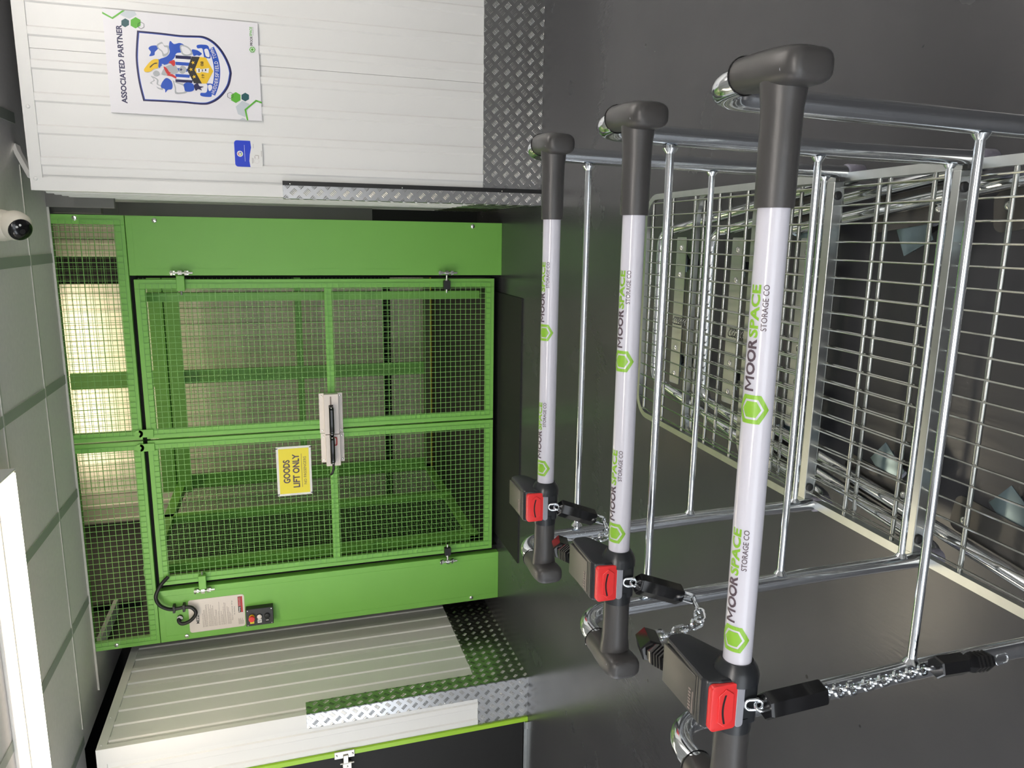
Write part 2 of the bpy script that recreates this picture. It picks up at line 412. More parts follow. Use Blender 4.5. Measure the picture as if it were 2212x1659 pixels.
def angle(label, mtx1, mtx2, w1, w2):
    g = thing('corner_guard', label, 'corner guard', (0, 0, 0))
    a = tread('guard_face', w1, 1.51, mtx1, phase=(0.5, 0.2)); a.parent = g
    b = tread('guard_side', w2, 1.51, mtx2, phase=(0.5, 0.2)); b.parent = g
    return g
g1 = angle('tall aluminium tread plate guard on the white corner right of the green lift', T((CX-0.012, RY-0.018, 0.0)), T((CX-0.012, RY-0.014+0.07, 0)) @ RZ(-PI/2), 0.070, 0.07)
bm = NB(); box(bm, (CX+0.058, RY-0.019, 0), (CX+0.082, RY-0.0065, 1.51)); obj('guard_edge', bm, M_cap, g1, label='dark bent edge strip')
bm = NB()
for z in (0.25, 0.85, 1.47): disc(bm, (CX+0.066, RY-0.019, z), (0, -1, 0), 0.004, 0.002, 10, 0.002)
each('rivet', bm, M_bolt, g1)
g2 = angle('aluminium tread plate guard on the corner left of the green lift, beside the black door', T((LX-0.088, LY-0.018, 0)), T((LX+0.014, LY-0.016, 0)) @ RZ(PI/2), 0.100, 0.135)
bm = NB()
for z in (0.2, 0.6, 1.0, 1.45): disc(bm, (LX-0.078, LY-0.019, z), (0, -1, 0), 0.004, 0.002, 10, 0.002)
each('rivet', bm, M_bolt, g2)

# black store door with a lime edge at the far left
bm = NB(); box(bm, (-4.6, LY-0.004, 0.03), (-3.385, LY+0.03, 2.32))
door = struct('door_1', bm, M_bdoor)
bm = NB(); box(bm, (-3.383, LY-0.02, 0), (-3.352, LY+0.03, 2.35)); box(bm, (-4.6, LY-0.02, 2.32), (-3.352, LY+0.03, 2.35)); obj('door_frame', bm, M_lime, door, label='lime green door edge')
bm = NB(); box(bm, (-3.44, LY-0.03, 0.0), (-3.385, LY+0.02, 0.022)); box(bm, (-4.6, LY-0.012, 0.0), (-3.385, LY+0.02, 0.024)); obj('threshold', bm, M_galv, door)
bm = NB()
box(bm, (-3.395, LY-0.028, 1.215), (-3.345, LY-0.02, 1.345), 0.002); box(bm, (-3.43, LY-0.038, 1.255), (-3.37, LY-0.026, 1.29), 0.004)
box(bm, (-3.56, LY-0.03, 1.235), (-3.425, LY-0.018, 1.295), 0.004); tube(bm, [(-3.43, LY-0.034, 1.22), (-3.43, LY-0.034, 1.31)], 0.006, 10)
hinge = obj('hasp', bm, M_steel, door)
bm = NB()
for x, z in ((-3.37, 1.228), (-3.37, 1.332), (-3.46, 1.265), (-3.53, 1.265)): disc(bm, (x, LY-0.03, z), (0, -1, 0), 0.007, 0.002, 12, 0.003)
each('screw', bm, M_bolt, hinge)
bm = NB(); box(bm, (-6.0, LY, 0), (-4.6, LY+0.05, 2.35)); struct('wall_far_left', bm, M_clad)

# voids above the wall tops, their shade put in as black boxes; shaft enclosure
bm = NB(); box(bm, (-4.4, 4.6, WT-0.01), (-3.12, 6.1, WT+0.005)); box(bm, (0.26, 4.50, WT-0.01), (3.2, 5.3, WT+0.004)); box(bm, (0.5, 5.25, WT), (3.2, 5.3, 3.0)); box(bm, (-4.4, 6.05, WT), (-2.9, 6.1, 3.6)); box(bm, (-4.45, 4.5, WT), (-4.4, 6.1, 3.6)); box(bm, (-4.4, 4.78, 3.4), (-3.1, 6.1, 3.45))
box(bm, (0.36, 4.80, 3.4), (3.2, 6.3, 3.45)); box(bm, (0.3, 6.25, 2.0), (3.2, 6.3, 3.45)); struct('void_shade', bm, M_black)
bm = NB(); tube(bm, [(0.44, 4.72, CZ-0.006), (0.40, 4.66, CZ-0.03), (0.27, 4.47, WT+0.02)], 0.018, 4); struct('trim_3', bm, M_trimw)
# far wall of the shaft, lit from above
bm = ribbed(-2.96, -0.50, 0.50, 3.6, 8.0, [-2.9+0.1525*i for i in range(16)]); wall_b = wall_obj('wall_back', bm, M_shaftw)
bm = NB(); box(bm, (-3.4, 7.99, 0.0), (0.6, 8.05, 0.42)); obj('lower_band', bm, M_shaftw, wall_b)
bm = NB(); box(bm, (-3.4, 8.0, 0.42), (0.6, 8.06, 0.5)); box(bm, (-0.50, 8.03, 0.5), (-0.24, 8.08, 3.6)); obj('dark_gap', bm, M_black, wall_b)
bm = ribbed(-0.24, 0.6, 0.50, 3.6, 8.0, [-0.1, 0.05, 0.2, 0.35]); obj('cladding_right', bm, M_shaftw, wall_b)
bm = NB(); box(bm, (-2.98, 5.5, 0), (-2.93, 8.05, 3.6)); struct('wall_shaft_left', bm, M_dark)
bm = NB(); box(bm, (-3.4, 5.35, 3.6), (0.9, 8.1, 3.65)); struct('ceiling_shaft', bm, M_ceil)
# grey panels seen through the slot right of the lift
bm = NB(); box(bm, (0.10, 5.75, 0.86), (0.55, 5.80, 3.3)); box(bm, (0.12, 5.74, 2.58), (0.6, 5.79, 3.3)); struct('wall_slot', bm, M_greyp)
bm = NB(); box(bm, (0.06, 5.95, 0.0), (0.55, 6.0, 0.86)); struct('wall_slot_low', bm, M_dark)
bm = NB(); box(bm, (0.11, YL+0.10, 2.60), (0.30, YL+0.16, CZ)); box(bm, (0.14, YL-0.02, 2.50), (0.30, YL+0.02, CZ)); struct('trim_2', bm, M_greyp)
# unseen rest of the room behind the viewer
bm = NB(); box(bm, (-6, -3.05, 0), (3.2, -3, CZ)); struct('wall_behind', bm, M_clad)
bm = NB(); box(bm, (-6.05, -3, 0), (-6, 4.45, CZ)); struct('wall_outer_left', bm, M_clad)
bm = NB(); box(bm, (3.2, -3, 0), (3.25, 4.45, CZ)); struct('wall_outer_right', bm, M_clad)

# ------------------------------------------------------------------ lamps
M_tube = emis('lit_diffuser', (1.0, 0.88, 0.66), 17.0)
M_tubes = emis('soft_uplight_side', (1.0, 0.88, 0.70), 0.9)
M_tubeh = emis('strong_uplight_side', (1.0, 0.94, 0.88), 62.0)  # sides of the added unseen battens, overbright to lift the ceiling
M_tuben = emis('added_lamp_diffuser', (1.0, 0.95, 0.90), 11.0)  # lower face of the added unseen battens
def batten(x0, x1, y, label, side=None):
    g = thing('batten_light', label, 'ceiling light', ((x0+x1)/2, y, CZ), 'ceiling battens')
    w = 0.125; cx = (x0+x1)/2
    prof = rrect(-w, -0.07, w, 0.0, 0.018, 4)
    bm = NB(); prism(bm, prof, 'x', x0-cx, x1-cx); obj('housing', bm, M_white, g, 0.6)
    bm = NB(); box(bm, (x0-cx-0.012, -w-0.004, -0.074), (x0-cx, w+0.004, 0.0), 0.004); box(bm, (x1-cx, -w-0.004, -0.074), (x1-cx+0.012, w+0.004, 0.0), 0.004); each('end_cap', bm, M_white, g)
    bm = NB(); box(bm, (x0-cx+0.004, -w+0.018, -0.078), (x1-cx-0.004, w-0.018, -0.069), 0.003); obj('diffuser', bm, M_tuben if side else M_tube, g, label='bright diffuser')
    for s_ in (-1, 1):  # glowing side strips added to throw light on the ceiling
        bm = NB(); box(bm, (x0-cx+0.004, s_*w-0.003, -0.066), (x1-cx-0.004, s_*w+0.003, -0.022)); obj('uplight_side', bm, side or M_tubes, g)
    return g
batten(-2.95, -1.13, 3.80, 'long lit batten lamp on the ceiling in front of the green lift')
batten(-0.9, 0.9, -0.6, 'added unseen batten lamp on the ceiling behind the trolleys', M_tubeh)  # this and the next two are unseen battens added to brighten the room
batten(0.9, 2.7, 2.7, 'added unseen batten lamp on the ceiling by the right hand wall', M_tubeh)
batten(-4.9, -3.1, 1.9, 'added unseen batten lamp on the ceiling by the black door', M_tubeh)

# CCTV turret
g = thing('security_camera', 'white dome security camera with a black face under the ceiling', 'camera', (0.022, 4.34, CZ))
bm = NB(); tube(bm, [(0,0,0), (0,0,-0.02), (0,0,-0.045), (0,0,-0.055)], 0.07, 28, radii=[0.078, 0.078, 0.072, 0.062]); obj('base', bm, M_cctv, g, 0.6)
ddir = Vector((-0.42, -0.75, -0.62)).normalized(); cc = Vector((0.0, -0.02, -0.076))
bm = NB(); bmesh.ops.create_uvsphere(bm, u_segments=32, v_segments=20, radius=0.074, matrix=Matrix.Translation(cc)); obj('dome', bm, M_cctv, g, 0.6)
q = ddir.to_track_quat('Z', 'Y').to_matrix().to_4x4(); FM = Matrix.Translation(cc) @ q
bm = NB(); t = bmesh.new(); tube(t, [(0,0,0.040), (0,0,0.0555), (0,0,0.068), (0,0,0.0745)], 0.055, 30, radii=[0.056, 0.0545, 0.040, 0.016]); merge(bm, t, FM); face = obj('face', bm, M_gloss, g, 0.6)
bm = NB(); t = bmesh.new(); tube(t, [(0,0,0.0725), (0,0,0.0755)], 0.013, 20); merge(bm, t, FM); obj('lens', bm, M_cap, face)
bm = NB(); t = bmesh.new()
for a_ in (-0.25, 0.25): tube(t, [(0.034*math.cos(a_+0.3), 0.034*math.sin(a_+0.3), 0.066), (0.034*math.cos(a_+0.3), 0.034*math.sin(a_+0.3), 0.0715)], 0.0055, 12)
merge(bm, t, FM); each('infrared_lamp', bm, M_white, face)

# ------------------------------------------------------------------ goods lift
X0, X1, X2, X3 = -2.817, -2.430, -0.272, 0.099
XD1, XM, XD2 = -2.392, -1.350, -0.297
ZC, ZD, ZB, ZTOP = 2.457, 2.432, 0.055, 2.864
lift = thing('goods_lift', 'bright green steel goods lift with mesh gates standing between white walls', 'lift', (0, YL, 0))
def lp(name, bm, m, par=lift, smooth=None, label=None):
    bmesh.ops.translate(bm, vec=(0, -YL, 0), verts=bm.verts)
    o = obj(name, bm, m, par, smooth, label); return o
for a, b in ((X0, X1), (X2, X3)):
    bm = NB(); box(bm, (a, YL, 0.0), (b, YL+0.11, ZC-0.004), 0.003)
    # fine folded edge line
    e = 0.042
    for q0, q1 in (((a+e, 0.03), (a+e+0.002, ZC-0.04)), ((b-e-0.002, 0.03), (b-e, ZC-0.04)), ((a+e, 0.03), (b-e, 0.032)), ((a+e, ZC-0.042), (b-e, ZC-0.04))):
        box(bm, (q0[0], YL-0.0012, q0[1]), (q1[0], YL, q1[1]))
    col = lp('column', bm, M_green)
    xs = a+0.028 if a == X0 else b-0.027
    for z in (0.22, 2.285):
        bm = NB(); disc(bm, (xs, YL, z), (0, -1, 0), 0.016, 0.004, 6, 0.004); lp('screw', bm, M_bolt, col)
def frame(bm, x0, x1, z0, z1, y, w=0.052, d=0.035, top=None):
    box(bm, (x0, y, z0), (x0+w, y+d, z1), 0.002); box(bm, (x1-w, y, z0), (x1, y+d, z1), 0.002)
    box(bm, (x0+w, y, z0), (x1-w, y+d, z0+w), 0.002); box(bm, (x0+w, y, z1-(top or w)), (x1-w, y+d, z1), 0.002)
# header: two framed mesh panels
for a, b in ((X0, XM-0.005), (XM+0.005, X3)):
    bm = NB(); frame(bm, a, b, ZC, CZ-0.002, YL, 0.058, 0.04, 0.010)
    hp = lp('header_panel', bm, M_green)
    bm = NB(); mesh_panel(bm, a+0.03, b-0.03, ZC+0.022, ZTOP-0.005, YL-0.004); lp('wire_mesh', bm, M_greenm, hp)
    xs = a+0.030 if a == X0 else b-0.022
    bm = NB(); disc(bm, (xs, YL, 2.73), (0, -1, 0), 0.016, 0.004, 6, 0.004); lp('screw', bm, M_bolt, hp)
bm = NB(); box(bm, (X1, YL+0.045, ZD-0.012), (X2, YL+0.06, ZC+0.012)); lp('lintel', bm, M_black)
# gate leaves
for a, b, hx, sgn in ((XD1, XM-0.006, X1+0.02, -1), (XM+0.006, XD2, X2-0.0, 1)):
    yl = YL+0.002
    bm = NB(); frame(bm, a, b, ZB, ZD, yl, 0.060, 0.038); box(bm, (a+0.05, yl+0.004, 1.212), (b-0.05, yl+0.03, 1.262), 0.002)
    leaf = lp('gate_leaf', bm, M_green)
    bm = NB(); mesh_panel(bm, a+0.028, b-0.028, ZB+0.028, ZD-0.028, yl-0.004); lp('wire_mesh', bm, M_greenm, leaf)
    # pivot lug at the meeting stile top
    px = XM+sgn*0.048
    bm = NB(); box(bm, (px-0.026, YL-0.012, ZC-0.068), (px+0.026, YL-0.004, ZC+0.020), 0.002); disc(bm, (px, YL-0.004, ZC+0.020), (0, -1, 0), 0.026, 0.008, 20); disc(bm, (px, YL-0.012, ZC+0.020), (0, -1, 0), 0.010, 0.002, 14); lp('pivot_lug', bm, M_green, leaf)
    # hinges: a bolt through a green block (top) or black block (bottom)
    for z, m in ((2.155, M_green), (0.415, M_cap)):
        ex = (X2+0.018) if sgn > 0 else (X1-0.018)
        bm = NB(); tube(bm, [(ex, YL-0.03, z-0.075), (ex, YL-0.03, z+0.060)], 0.008, 12); disc(bm, (ex, YL-0.03, z+0.045), (0, 0, 1), 0.017, 0.012, 6); disc(bm, (ex, YL-0.03, z-0.040), (0, 0, 1), 0.017, 0.013, 6); disc(bm, (ex, YL-0.03, z-0.012), (0, 0, 1), 0.020, 0.024, 12)
        tube(bm, [(ex, YL-0.03, z), (ex-sgn*0.14, YL-0.025, z)], 0.0075, 10); disc(bm, (ex-sgn*0.045, YL-0.03, z), (-sgn, 0, 0), 0.015, 0.012, 6)
        box(bm, (ex-0.012, YL-0.03, z-0.05), (ex+0.012, YL+0.001, z-0.038)); box(bm, (ex-0.012, YL-0.03, z+0.03), (ex+0.012, YL+0.001, z+0.042))
        hg = lp('hinge', bm, M_bolt, leaf)
        c0 = ex-sgn*0.085 if m is M_cap else ex-sgn*0.066
        hw = 0.030 if m is M_cap else 0.048
        bm = NB(); box(bm, (c0-hw, YL-0.046, z-0.024), (c0+hw, YL-0.012, z+0.024), 0.003); lp('hinge_block', bm, m, leaf, label='black hinge block' if m is M_cap else None)
# platform with side and back gates
bm = NB(); box(bm, (-2.42, YL+0.08, 0.03), (-0.30, 7.48, 0.085)); lp('platform', bm, M_plat)
bm = NB()
k = 0
x = -2.35
while x < -0.45:
    box(bm, (x, YL+0.085, 0.0855), (x+0.10, YL+0.10, 0.088)); x += 0.2
bmesh.ops.translate(bm, vec=(0, -YL, 0), verts=bm.verts); each('hazard_stripe', bm, M_hazy, lift)
bm = NB()
for x0, x1 in ((-0.462, -0.405), (-2.44, -2.37)): box(bm, (x0, YL+0.30, 0.085), (x1, YL+0.36, 2.5), 0.002)
bmesh.ops.translate(bm, vec=(0, -YL, 0), verts=bm.verts); each('platform_post', bm, M_green, lift)
bm = NB(); box(bm, (-2.44, 6.50, 0.085), (-2.37, 6.57, 2.58), 0.002); box(bm, (-2.44, 7.42, 0.085), (-2.37, 7.49, 2.58), 0.002)
box(bm, (-2.44, YL+0.3, 0.085), (-2.40, 7.42, 0.16), 0.002); box(bm, (-2.44, YL+0.3, 2.50), (-2.37, 7.42, 2.58), 0.002)
sd = lp('side_gate', bm, M_green)
bm = NB(); t = bmesh.new(); mesh_panel(t, YL+0.36, 7.42, 0.12, 2.54, 0, 0.0375, 0.0014); merge(bm, t, Matrix.Translation((-2.425, 0, 0)) @ Matrix.Rotation(PI/2, 4, 'Z')); lp('wire_mesh', bm, M_greenm, sd)
BY = 7.44
bm = NB()
frame(bm, -2.37, -1.345, 0.10, 2.58, BY, 0.06, 0.035); frame(bm, -1.335, -0.34, 0.10, 2.58, BY, 0.06, 0.035)
box(bm, (-2.31, BY, 1.36), (-1.40, BY+0.03, 1.42)); box(bm, (-1.28, BY, 1.36), (-0.40, BY+0.03, 1.42))
box(bm, (-2.44, BY-0.06, 2.58), (-0.30, BY+0.02, 2.70), 0.002); box(bm, (-2.44, BY-0.12, 2.44), (-0.30, BY-0.07, 2.56), 0.002)
box(bm, (-1.42, BY, 2.66), (-1.27, BY+0.04, 3.4), 0.002)
bg = lp('back_gate', bm, M_green)
bm = NB(); mesh_panel(bm, -2.34, -1.36, 0.12, 2.56, BY-0.004, 0.0375, 0.0014); mesh_panel(bm, -1.32, -0.36, 0.12, 2.56, BY-0.004, 0.0375, 0.0014)
mesh_panel(bm, -2.40, 0.1, 2.70, 3.4, BY+0.02, 0.0375, 0.0014); lp('wire_mesh', bm, M_greenm, bg)
bm = NB(); box(bm, (-2.42, BY-0.02, 0.085), (-0.30, BY+0.01, 0.16)); lp('kerb', bm, mat('olive_kerb', (0.07, 0.085, 0.03), 0.5))
bm = NB(); box(bm, (-2.42, BY-0.03, 0.085), (-0.30, BY-0.02, 0.10)); lp('kerb_edge', bm, M_hazy)
# shade of the gaps beside the gate put in as black strips
bm = NB(); box(bm, (X2-0.018, YL+0.06, 0), (X2+0.002, YL+0.1, ZC)); box(bm, (X1-0.002, YL+0.06, 0), (X1+0.036, YL+0.1, ZC)); bmesh.ops.translate(bm, vec=(0, -YL, 0), verts=bm.verts); each('gap_shade', bm, M_black, lift)

# shaft lamp fixture (behind the header, above the lift)
g = thing('shaft_light', 'batten lamp at the top of the lift shaft, against the pale back wall', 'ceiling light', (-1.45, 7.68, 3.6))
bm = NB(); box(bm, (-0.95, -0.06, -0.04), (0.95, 0.06, 0.0), 0.008); obj('housing', bm, M_white, g)
g = thing('shaft_light', 'batten lamp above the lift platform, nearer the mesh gates', 'ceiling light', (-1.25, 6.3, 3.6))
bm = NB(); box(bm, (-0.85, -0.06, -0.04), (0.85, 0.06, 0.0), 0.008); obj('housing', bm, M_white, g)

# latch on the gates: two stainless cases with black pull handles
g = thing('gate_latch', 'stainless steel gate latch with black pull handles across both green leaves', 'latch', (-1.35, YL-0.004, 1.22))
def rel(name, bm, m, par, o, smooth=None, label=None):
    bmesh.ops.translate(bm, vec=[-c for c in o], verts=bm.verts); return obj(name, bm, m, par, smooth, label)
o0 = (-1.35, YL-0.004, 1.22)
for x0, x1, zz, nm in ((-1.375, -1.088, 0, 'latch_case'), (-1.590, -1.378, -0.004, 'keeper_case')):
    bm = NB(); z0, z1 = 1.165+zz, 1.325+zz
    box(bm, (x0, YL-0.010, z0), (x1, YL-0.004, z0+0.032), 0.001); box(bm, (x0, YL-0.010, z1-0.036), (x1, YL-0.004, z1), 0.001)
    xe0 = x0-(0.018 if nm == 'keeper_case' else 0)
    box(bm, (xe0, YL-0.052, z0+0.030), (x1-0.002, YL-0.006, z1-0.032), 0.002)
    cs = rel(nm, bm, M_plate, g, o0, label='cream stainless case')
    bm = NB()
    for x in (x0+0.02, x1-0.02):
        for z in (z0+0.015, z1-0.018): disc(bm, (x, YL-0.010, z), (0, -1, 0), 0.006, 0.002, 12, 0.002)
    bmesh.ops.translate(bm, vec=[-c for c in o0], verts=bm.verts); each('screw', bm, M_bolt, cs)
bm = NB(); box(bm, (-1.185, YL-0.0535, 1.243), (-1.105, YL-0.050, 1.252)); rel('latch_slot', bm, M_smallt, g, o0)
for x0, x1 in ((-1.365, -1.180), (-1.575, -1.395)):
    bm = NB(); pts = arc_path([(x0, YL-0.052, 1.247), (x0+0.008, YL-0.088, 1.247), (x1-0.008, YL-0.088, 1.247), (x1, YL-0.052, 1.247)], 0.012, 4)
    tube(bm, pts, 0.017, 8, rot=PI/8)
    for x in (x0, x1): box(bm, (x-0.015, YL-0.060, 1.232), (x+0.015, YL-0.052, 1.262), 0.003)
    h = rel('pull_handle', bm, M_gloss, g, o0, 0.7, label='black pull handle')
    bm = NB()
    for x in (x0, x1): disc(bm, (x, YL-0.088, 1.247), (0, -1, 0), 0.0065, 0.006, 12, 0.002)
    bmesh.ops.translate(bm, vec=[-c for c in o0], verts=bm.verts); each('handle_screw', bm, M_bolt, h)
bm = NB(); tube(bm, arc_path([(-1.40, YL-0.058, 1.238), (-1.40, YL-0.06, 1.215), (-1.455, YL-0.06, 1.215), (-1.455, YL-0.06, 1.235)], 0.006, 3), 0.0035, 8); rel('key_loop', bm, M_pred, g, o0, label='thin dark red wire loop')
bm = NB(); tube(bm, arc_path([(-1.575, YL-0.05, 1.243), (-1.63, YL-0.06, 1.243), (-1.665, YL-0.055, 1.255), (-1.675, YL-0.03, 1.262)], 0.02, 4), 0.0085, 10); rel('cable_tail', bm, M_cap, g, o0, 0.7, label='black cable tail')

# yellow sign on the left leaf
def wall_thing(name, label, cat, loc): return thing(name, label, cat, loc)
sg = thing('goods_lift_sign', 'yellow warning sign with white frame cable tied to the green mesh gate', 'sign', (-1.635, YL-0.012, 1.51))
sx0, sx1, sz0, sz1 = -1.815, -1.455, 1.392, 1.628
so = (-1.635, YL-0.012, 1.51)
bm = NB(); box(bm, (sx0, YL-0.012, sz0), (sx1, YL-0.006, sz1), 0.002); rel('board', bm, M_white, sg, so)
bm = NB(); box(bm, (sx0+0.016, YL-0.0135, sz0+0.016), (sx1-0.016, YL-0.011, sz1-0.016)); rel('yellow_face', bm, M_ysign, sg, so)
for s, w, h, x, z, off in (('GOODS', 0.170, 0.047, -1.722, 1.538, 0.0021), ('LIFT ONLY', 0.245, 0.047, -1.757, 1.474, 0.0021), ('NO PASSENGERS', 0.205, 0.019, -1.738, 1.428, 0.0)):
    bm = on_wall(fit_text(s, w, h, off), x, YL-0.0142, z); bmesh.ops.translate(bm, vec=[-c for c in so], verts=bm.verts); flat('lettering', bm, M_txt, sg)
bm = NB(); box(bm, (-1.757, YL-0.0143, 1.458), (-1.512, YL-0.0136, 1.4605)); rel('ruled_line', bm, M_txt, sg, so)
for x, z in ((sx0+0.012, sz0+0.004), (sx0+0.012, sz1-0.004), (sx1-0.012, sz0+0.004), (sx1-0.012, sz1-0.004)):
    bm = NB(); s = 1 if z > 1.5 else -1; box(bm, (x-0.0025, YL-0.015, min(z-s*0.008, z+s*0.012)), (x+0.0025, YL-0.004, max(z-s*0.008, z+s*0.012))); rel('cable_tie', bm, M_cap, sg, so)

# notice plate on the left column
no = (-2.645, YL, 2.075); ng = thing('instruction_notice', 'cream rounded notice plate of small print on the left green column', 'notice', no)
bm = NB(); prism(bm, rrect(-2.770, 1.893, -2.523, 2.262, 0.018, 4), 'y', YL-0.003, YL); rel('plate', bm, M_plate, ng, no)
bm = on_wall(fit_text('MEZZ', 0.066, 0.020, 0.0008), -2.705, YL-0.0036, 2.196); bmesh.ops.translate(bm, vec=[-c for c in no], verts=bm.verts); flat('lettering', bm, M_pblack, ng)
bm = NB(); rnd = random.Random(3)
z = 2.172
for i in range(24):
    wl = rnd.uniform(0.4, 1.0)*0.175
    if i in (5, 13, 15, 20): z -= 0.005
    x = -2.738; 
    while x < -2.738+wl:
        ww = rnd.uniform(0.004, 0.014); box(bm, (x, YL-0.0036, z), (min(x+ww, -2.55), YL-0.003, z+0.0022)); x += ww+0.0022
    z -= 0.0072
rel('small_print', bm, M_smallt, ng, no)
bm = on_wall(fit_text('Maximum working load  300 kgs', 0.150, 0.0085), -2.712, YL-0.0036, 1.972); bmesh.ops.translate(bm, vec=[-c for c in no], verts=bm.verts); flat('lettering', bm, M_pblack, ng)
bm = on_wall(fit_text('No Standing', 0.062, 0.0085), -2.672, YL-0.0036, 1.957); bmesh.ops.translate(bm, vec=[-c for c in no], verts=bm.verts); flat('lettering', bm, M_pblack, ng)
bm = NB(); box(bm, (-2.660, YL-0.0042, 1.918), (-2.538, YL-0.003, 1.936)); rel('maker_panel', bm, M_pblack, ng, no, label='black maker panel')
bm = NB(); box(bm, (-2.660, YL-0.0042, 1.906), (-2.538, YL-0.003, 1.917)); box(bm, (-2.612, YL-0.0048, 1.920), (-2.541, YL-0.0042, 1.934)); rel('maker_stripe', bm, M_pred, ng, no, label='red maker stripe')
bm = on_wall(fit_text('Penny', 0.040, 0.013, 0.0006), -2.656, YL-0.0046, 1.9205); bmesh.ops.translate(bm, vec=[-c for c in no], verts=bm.verts); flat('lettering', bm, M_white, ng)
bm = on_wall(fit_text('Hydraulics', 0.066, 0.010, 0.0002), -2.610, YL-0.0052, 1.921); bmesh.ops.translate(bm, vec=[-c for c in no], verts=bm.verts); flat('lettering', bm, M_sil, ng)
bm = NB()
for i in range(6): box(bm, (-2.752, YL-0.0036, 1.906+i*0.006), (-2.752+0.03+0.02*rnd.random(), YL-0.003, 1.908+i*0.006))
rel('small_print', bm, M_smallt, ng, no)

# control box with three buttons
co = (-2.685, YL, 1.795); cg = thing('control_box', 'black push button control box on the left green column', 'control box', co)
bm = NB(); box(bm, (-2.752, YL-0.055, 1.70), (-2.622, YL, 1.885), 0.003); rel('case', bm, M_cap, cg, co)
bm = NB(); box(bm, (-2.750, YL-0.058, 1.702), (-2.624, YL-0.054, 1.883), 0.001); rel('front_plate', bm, mat('charcoal_face', (0.035, 0.036, 0.04), 0.4), cg, co)
for z, m, r in ((1.845, M_red, 0.0215), (1.794, M_plate, 0.0165), (1.742, M_cap, 0.0165)):
    bm = NB(); cx = -2.682
    disc(bm, (cx, YL-0.058, z), (0, -1, 0), 0.020, 0.006, 24)
    bz = rel('button_ring', bm, M_gold if m is M_red else M_gloss, cg, co)
    bm = NB()
    if m is M_red: tube(bm, [(cx, YL-0.06, z), (cx, YL-0.075, z), (cx, YL-0.085, z), (cx, YL-0.096, z)], r, 24, radii=[0.013, 0.014, r, r*0.9])
    else: disc(bm, (cx, YL-0.062, z), (0, -1, 0), r, 0.007, 24, 0.002)
    rel('push_button', bm, m, cg, co, 0.6, label='red mushroom stop button' if m is M_red else None)
    bm = NB(); box(bm, (cx-0.050, YL-0.0595, z-0.014), (cx-0.022, YL-0.0575, z+0.014), 0.0005)
    lb = rel('button_label', bm, M_ysign if m is M_red else (M_white if m is M_plate else M_cap), cg, co)
    bm = NB(); box(bm, (cx-0.038, YL-0.0602, z-0.009), (cx-0.034, YL-0.0594, z+0.009)); rel('button_mark', bm, M_white if m is M_cap else M_pblack, cg, co)
bm = NB()
for x in (-2.742, -2.632):
    for z in (1.712, 1.873): disc(bm, (x, YL-0.058, z), (0, -1, 0), 0.004, 0.002, 10)
bmesh.ops.translate(bm, vec=[-c for c in co], verts=bm.verts); each('screw', bm, M_bolt, cg)

# black cable looping from the gate across the column
ca = (-2.5, YL-0.03, 2.35); kg = thing('power_cable', 'thick black cable looping from the gate top to the notice plate', 'cable', ca)
P = [(-2.325, YL-0.010, 2.372), (-2.37, YL-0.04, 2.42), (-2.44, YL-0.055, 2.452), (-2.505, YL-0.055, 2.433), (-2.548, YL-0.045, 2.38), (-2.556, YL-0.035, 2.33), (-2.553, YL-0.035, 2.275), (-2.560, YL-0.04, 2.235), (-2.595, YL-0.045, 2.210), (-2.632, YL-0.045, 2.225), (-2.662, YL-0.045, 2.262), (-2.672, YL-0.04, 2.305), (-2.655, YL-0.03, 2.325), (-2.640, YL-0.01, 2.325)]
def smooth_path(P, n=6):
    P = [Vector(p) for p in P]; out = []
    for i in range(len(P)-1):
        a = P[max(i-1, 0)]; b = P[i]; c_ = P[i+1]; d = P[min(i+2, len(P)-1)]
        for s in range(n):
            t = s/n; out.append(0.5*((2*b)+(c_-a)*t+(2*a-5*b+4*c_-d)*t*t+(3*b-a-3*c_+d)*t**3))
    out.append(P[-1]); return out
bm = NB(); tube(bm, smooth_path(P), 0.0125, 12); rel('cord', bm, M_cap, kg, ca, 0.8)
bm = NB()
for z in (2.348, 2.285): box(bm, (-2.582, YL-0.05, z-0.008), (-2.532, YL, z+0.008), 0.002)
bmesh.ops.translate(bm, vec=[-c for c in ca], verts=bm.verts); each('clip', bm, M_cap, kg)
bm = NB(); disc(bm, (-2.640, YL, 2.318), (0, -1, 0), 0.020, 0.022, 8); rel('gland', bm, M_gloss, kg, ca)

# mat on the floor
bm = NB(); box(bm, (-2.30, 4.695, 0.0), (-0.40, YL+0.17, 0.009), 0.002); tag(obj('rubber_mat', bm, M_mat), 'black ribbed rubber mat on the floor before the lift gates', 'mat')

# ------------------------------------------------------------------ partner poster
PX0, PX1, PZ0, PZ1 = 0.595, 1.085, 1.60, 2.33
PYF = RY-0.009; po = ((PX0+PX1)/2, PYF, (PZ0+PZ1)/2)
pg = thing('partner_poster', 'white board with a football crest and associated partner lettering on the right wall', 'sign', po)
bm = NB(); box(bm, (PX0, PYF-0.003, PZ0), (PX1, PYF, PZ1)); rel('board', bm, M_paper, pg, po)
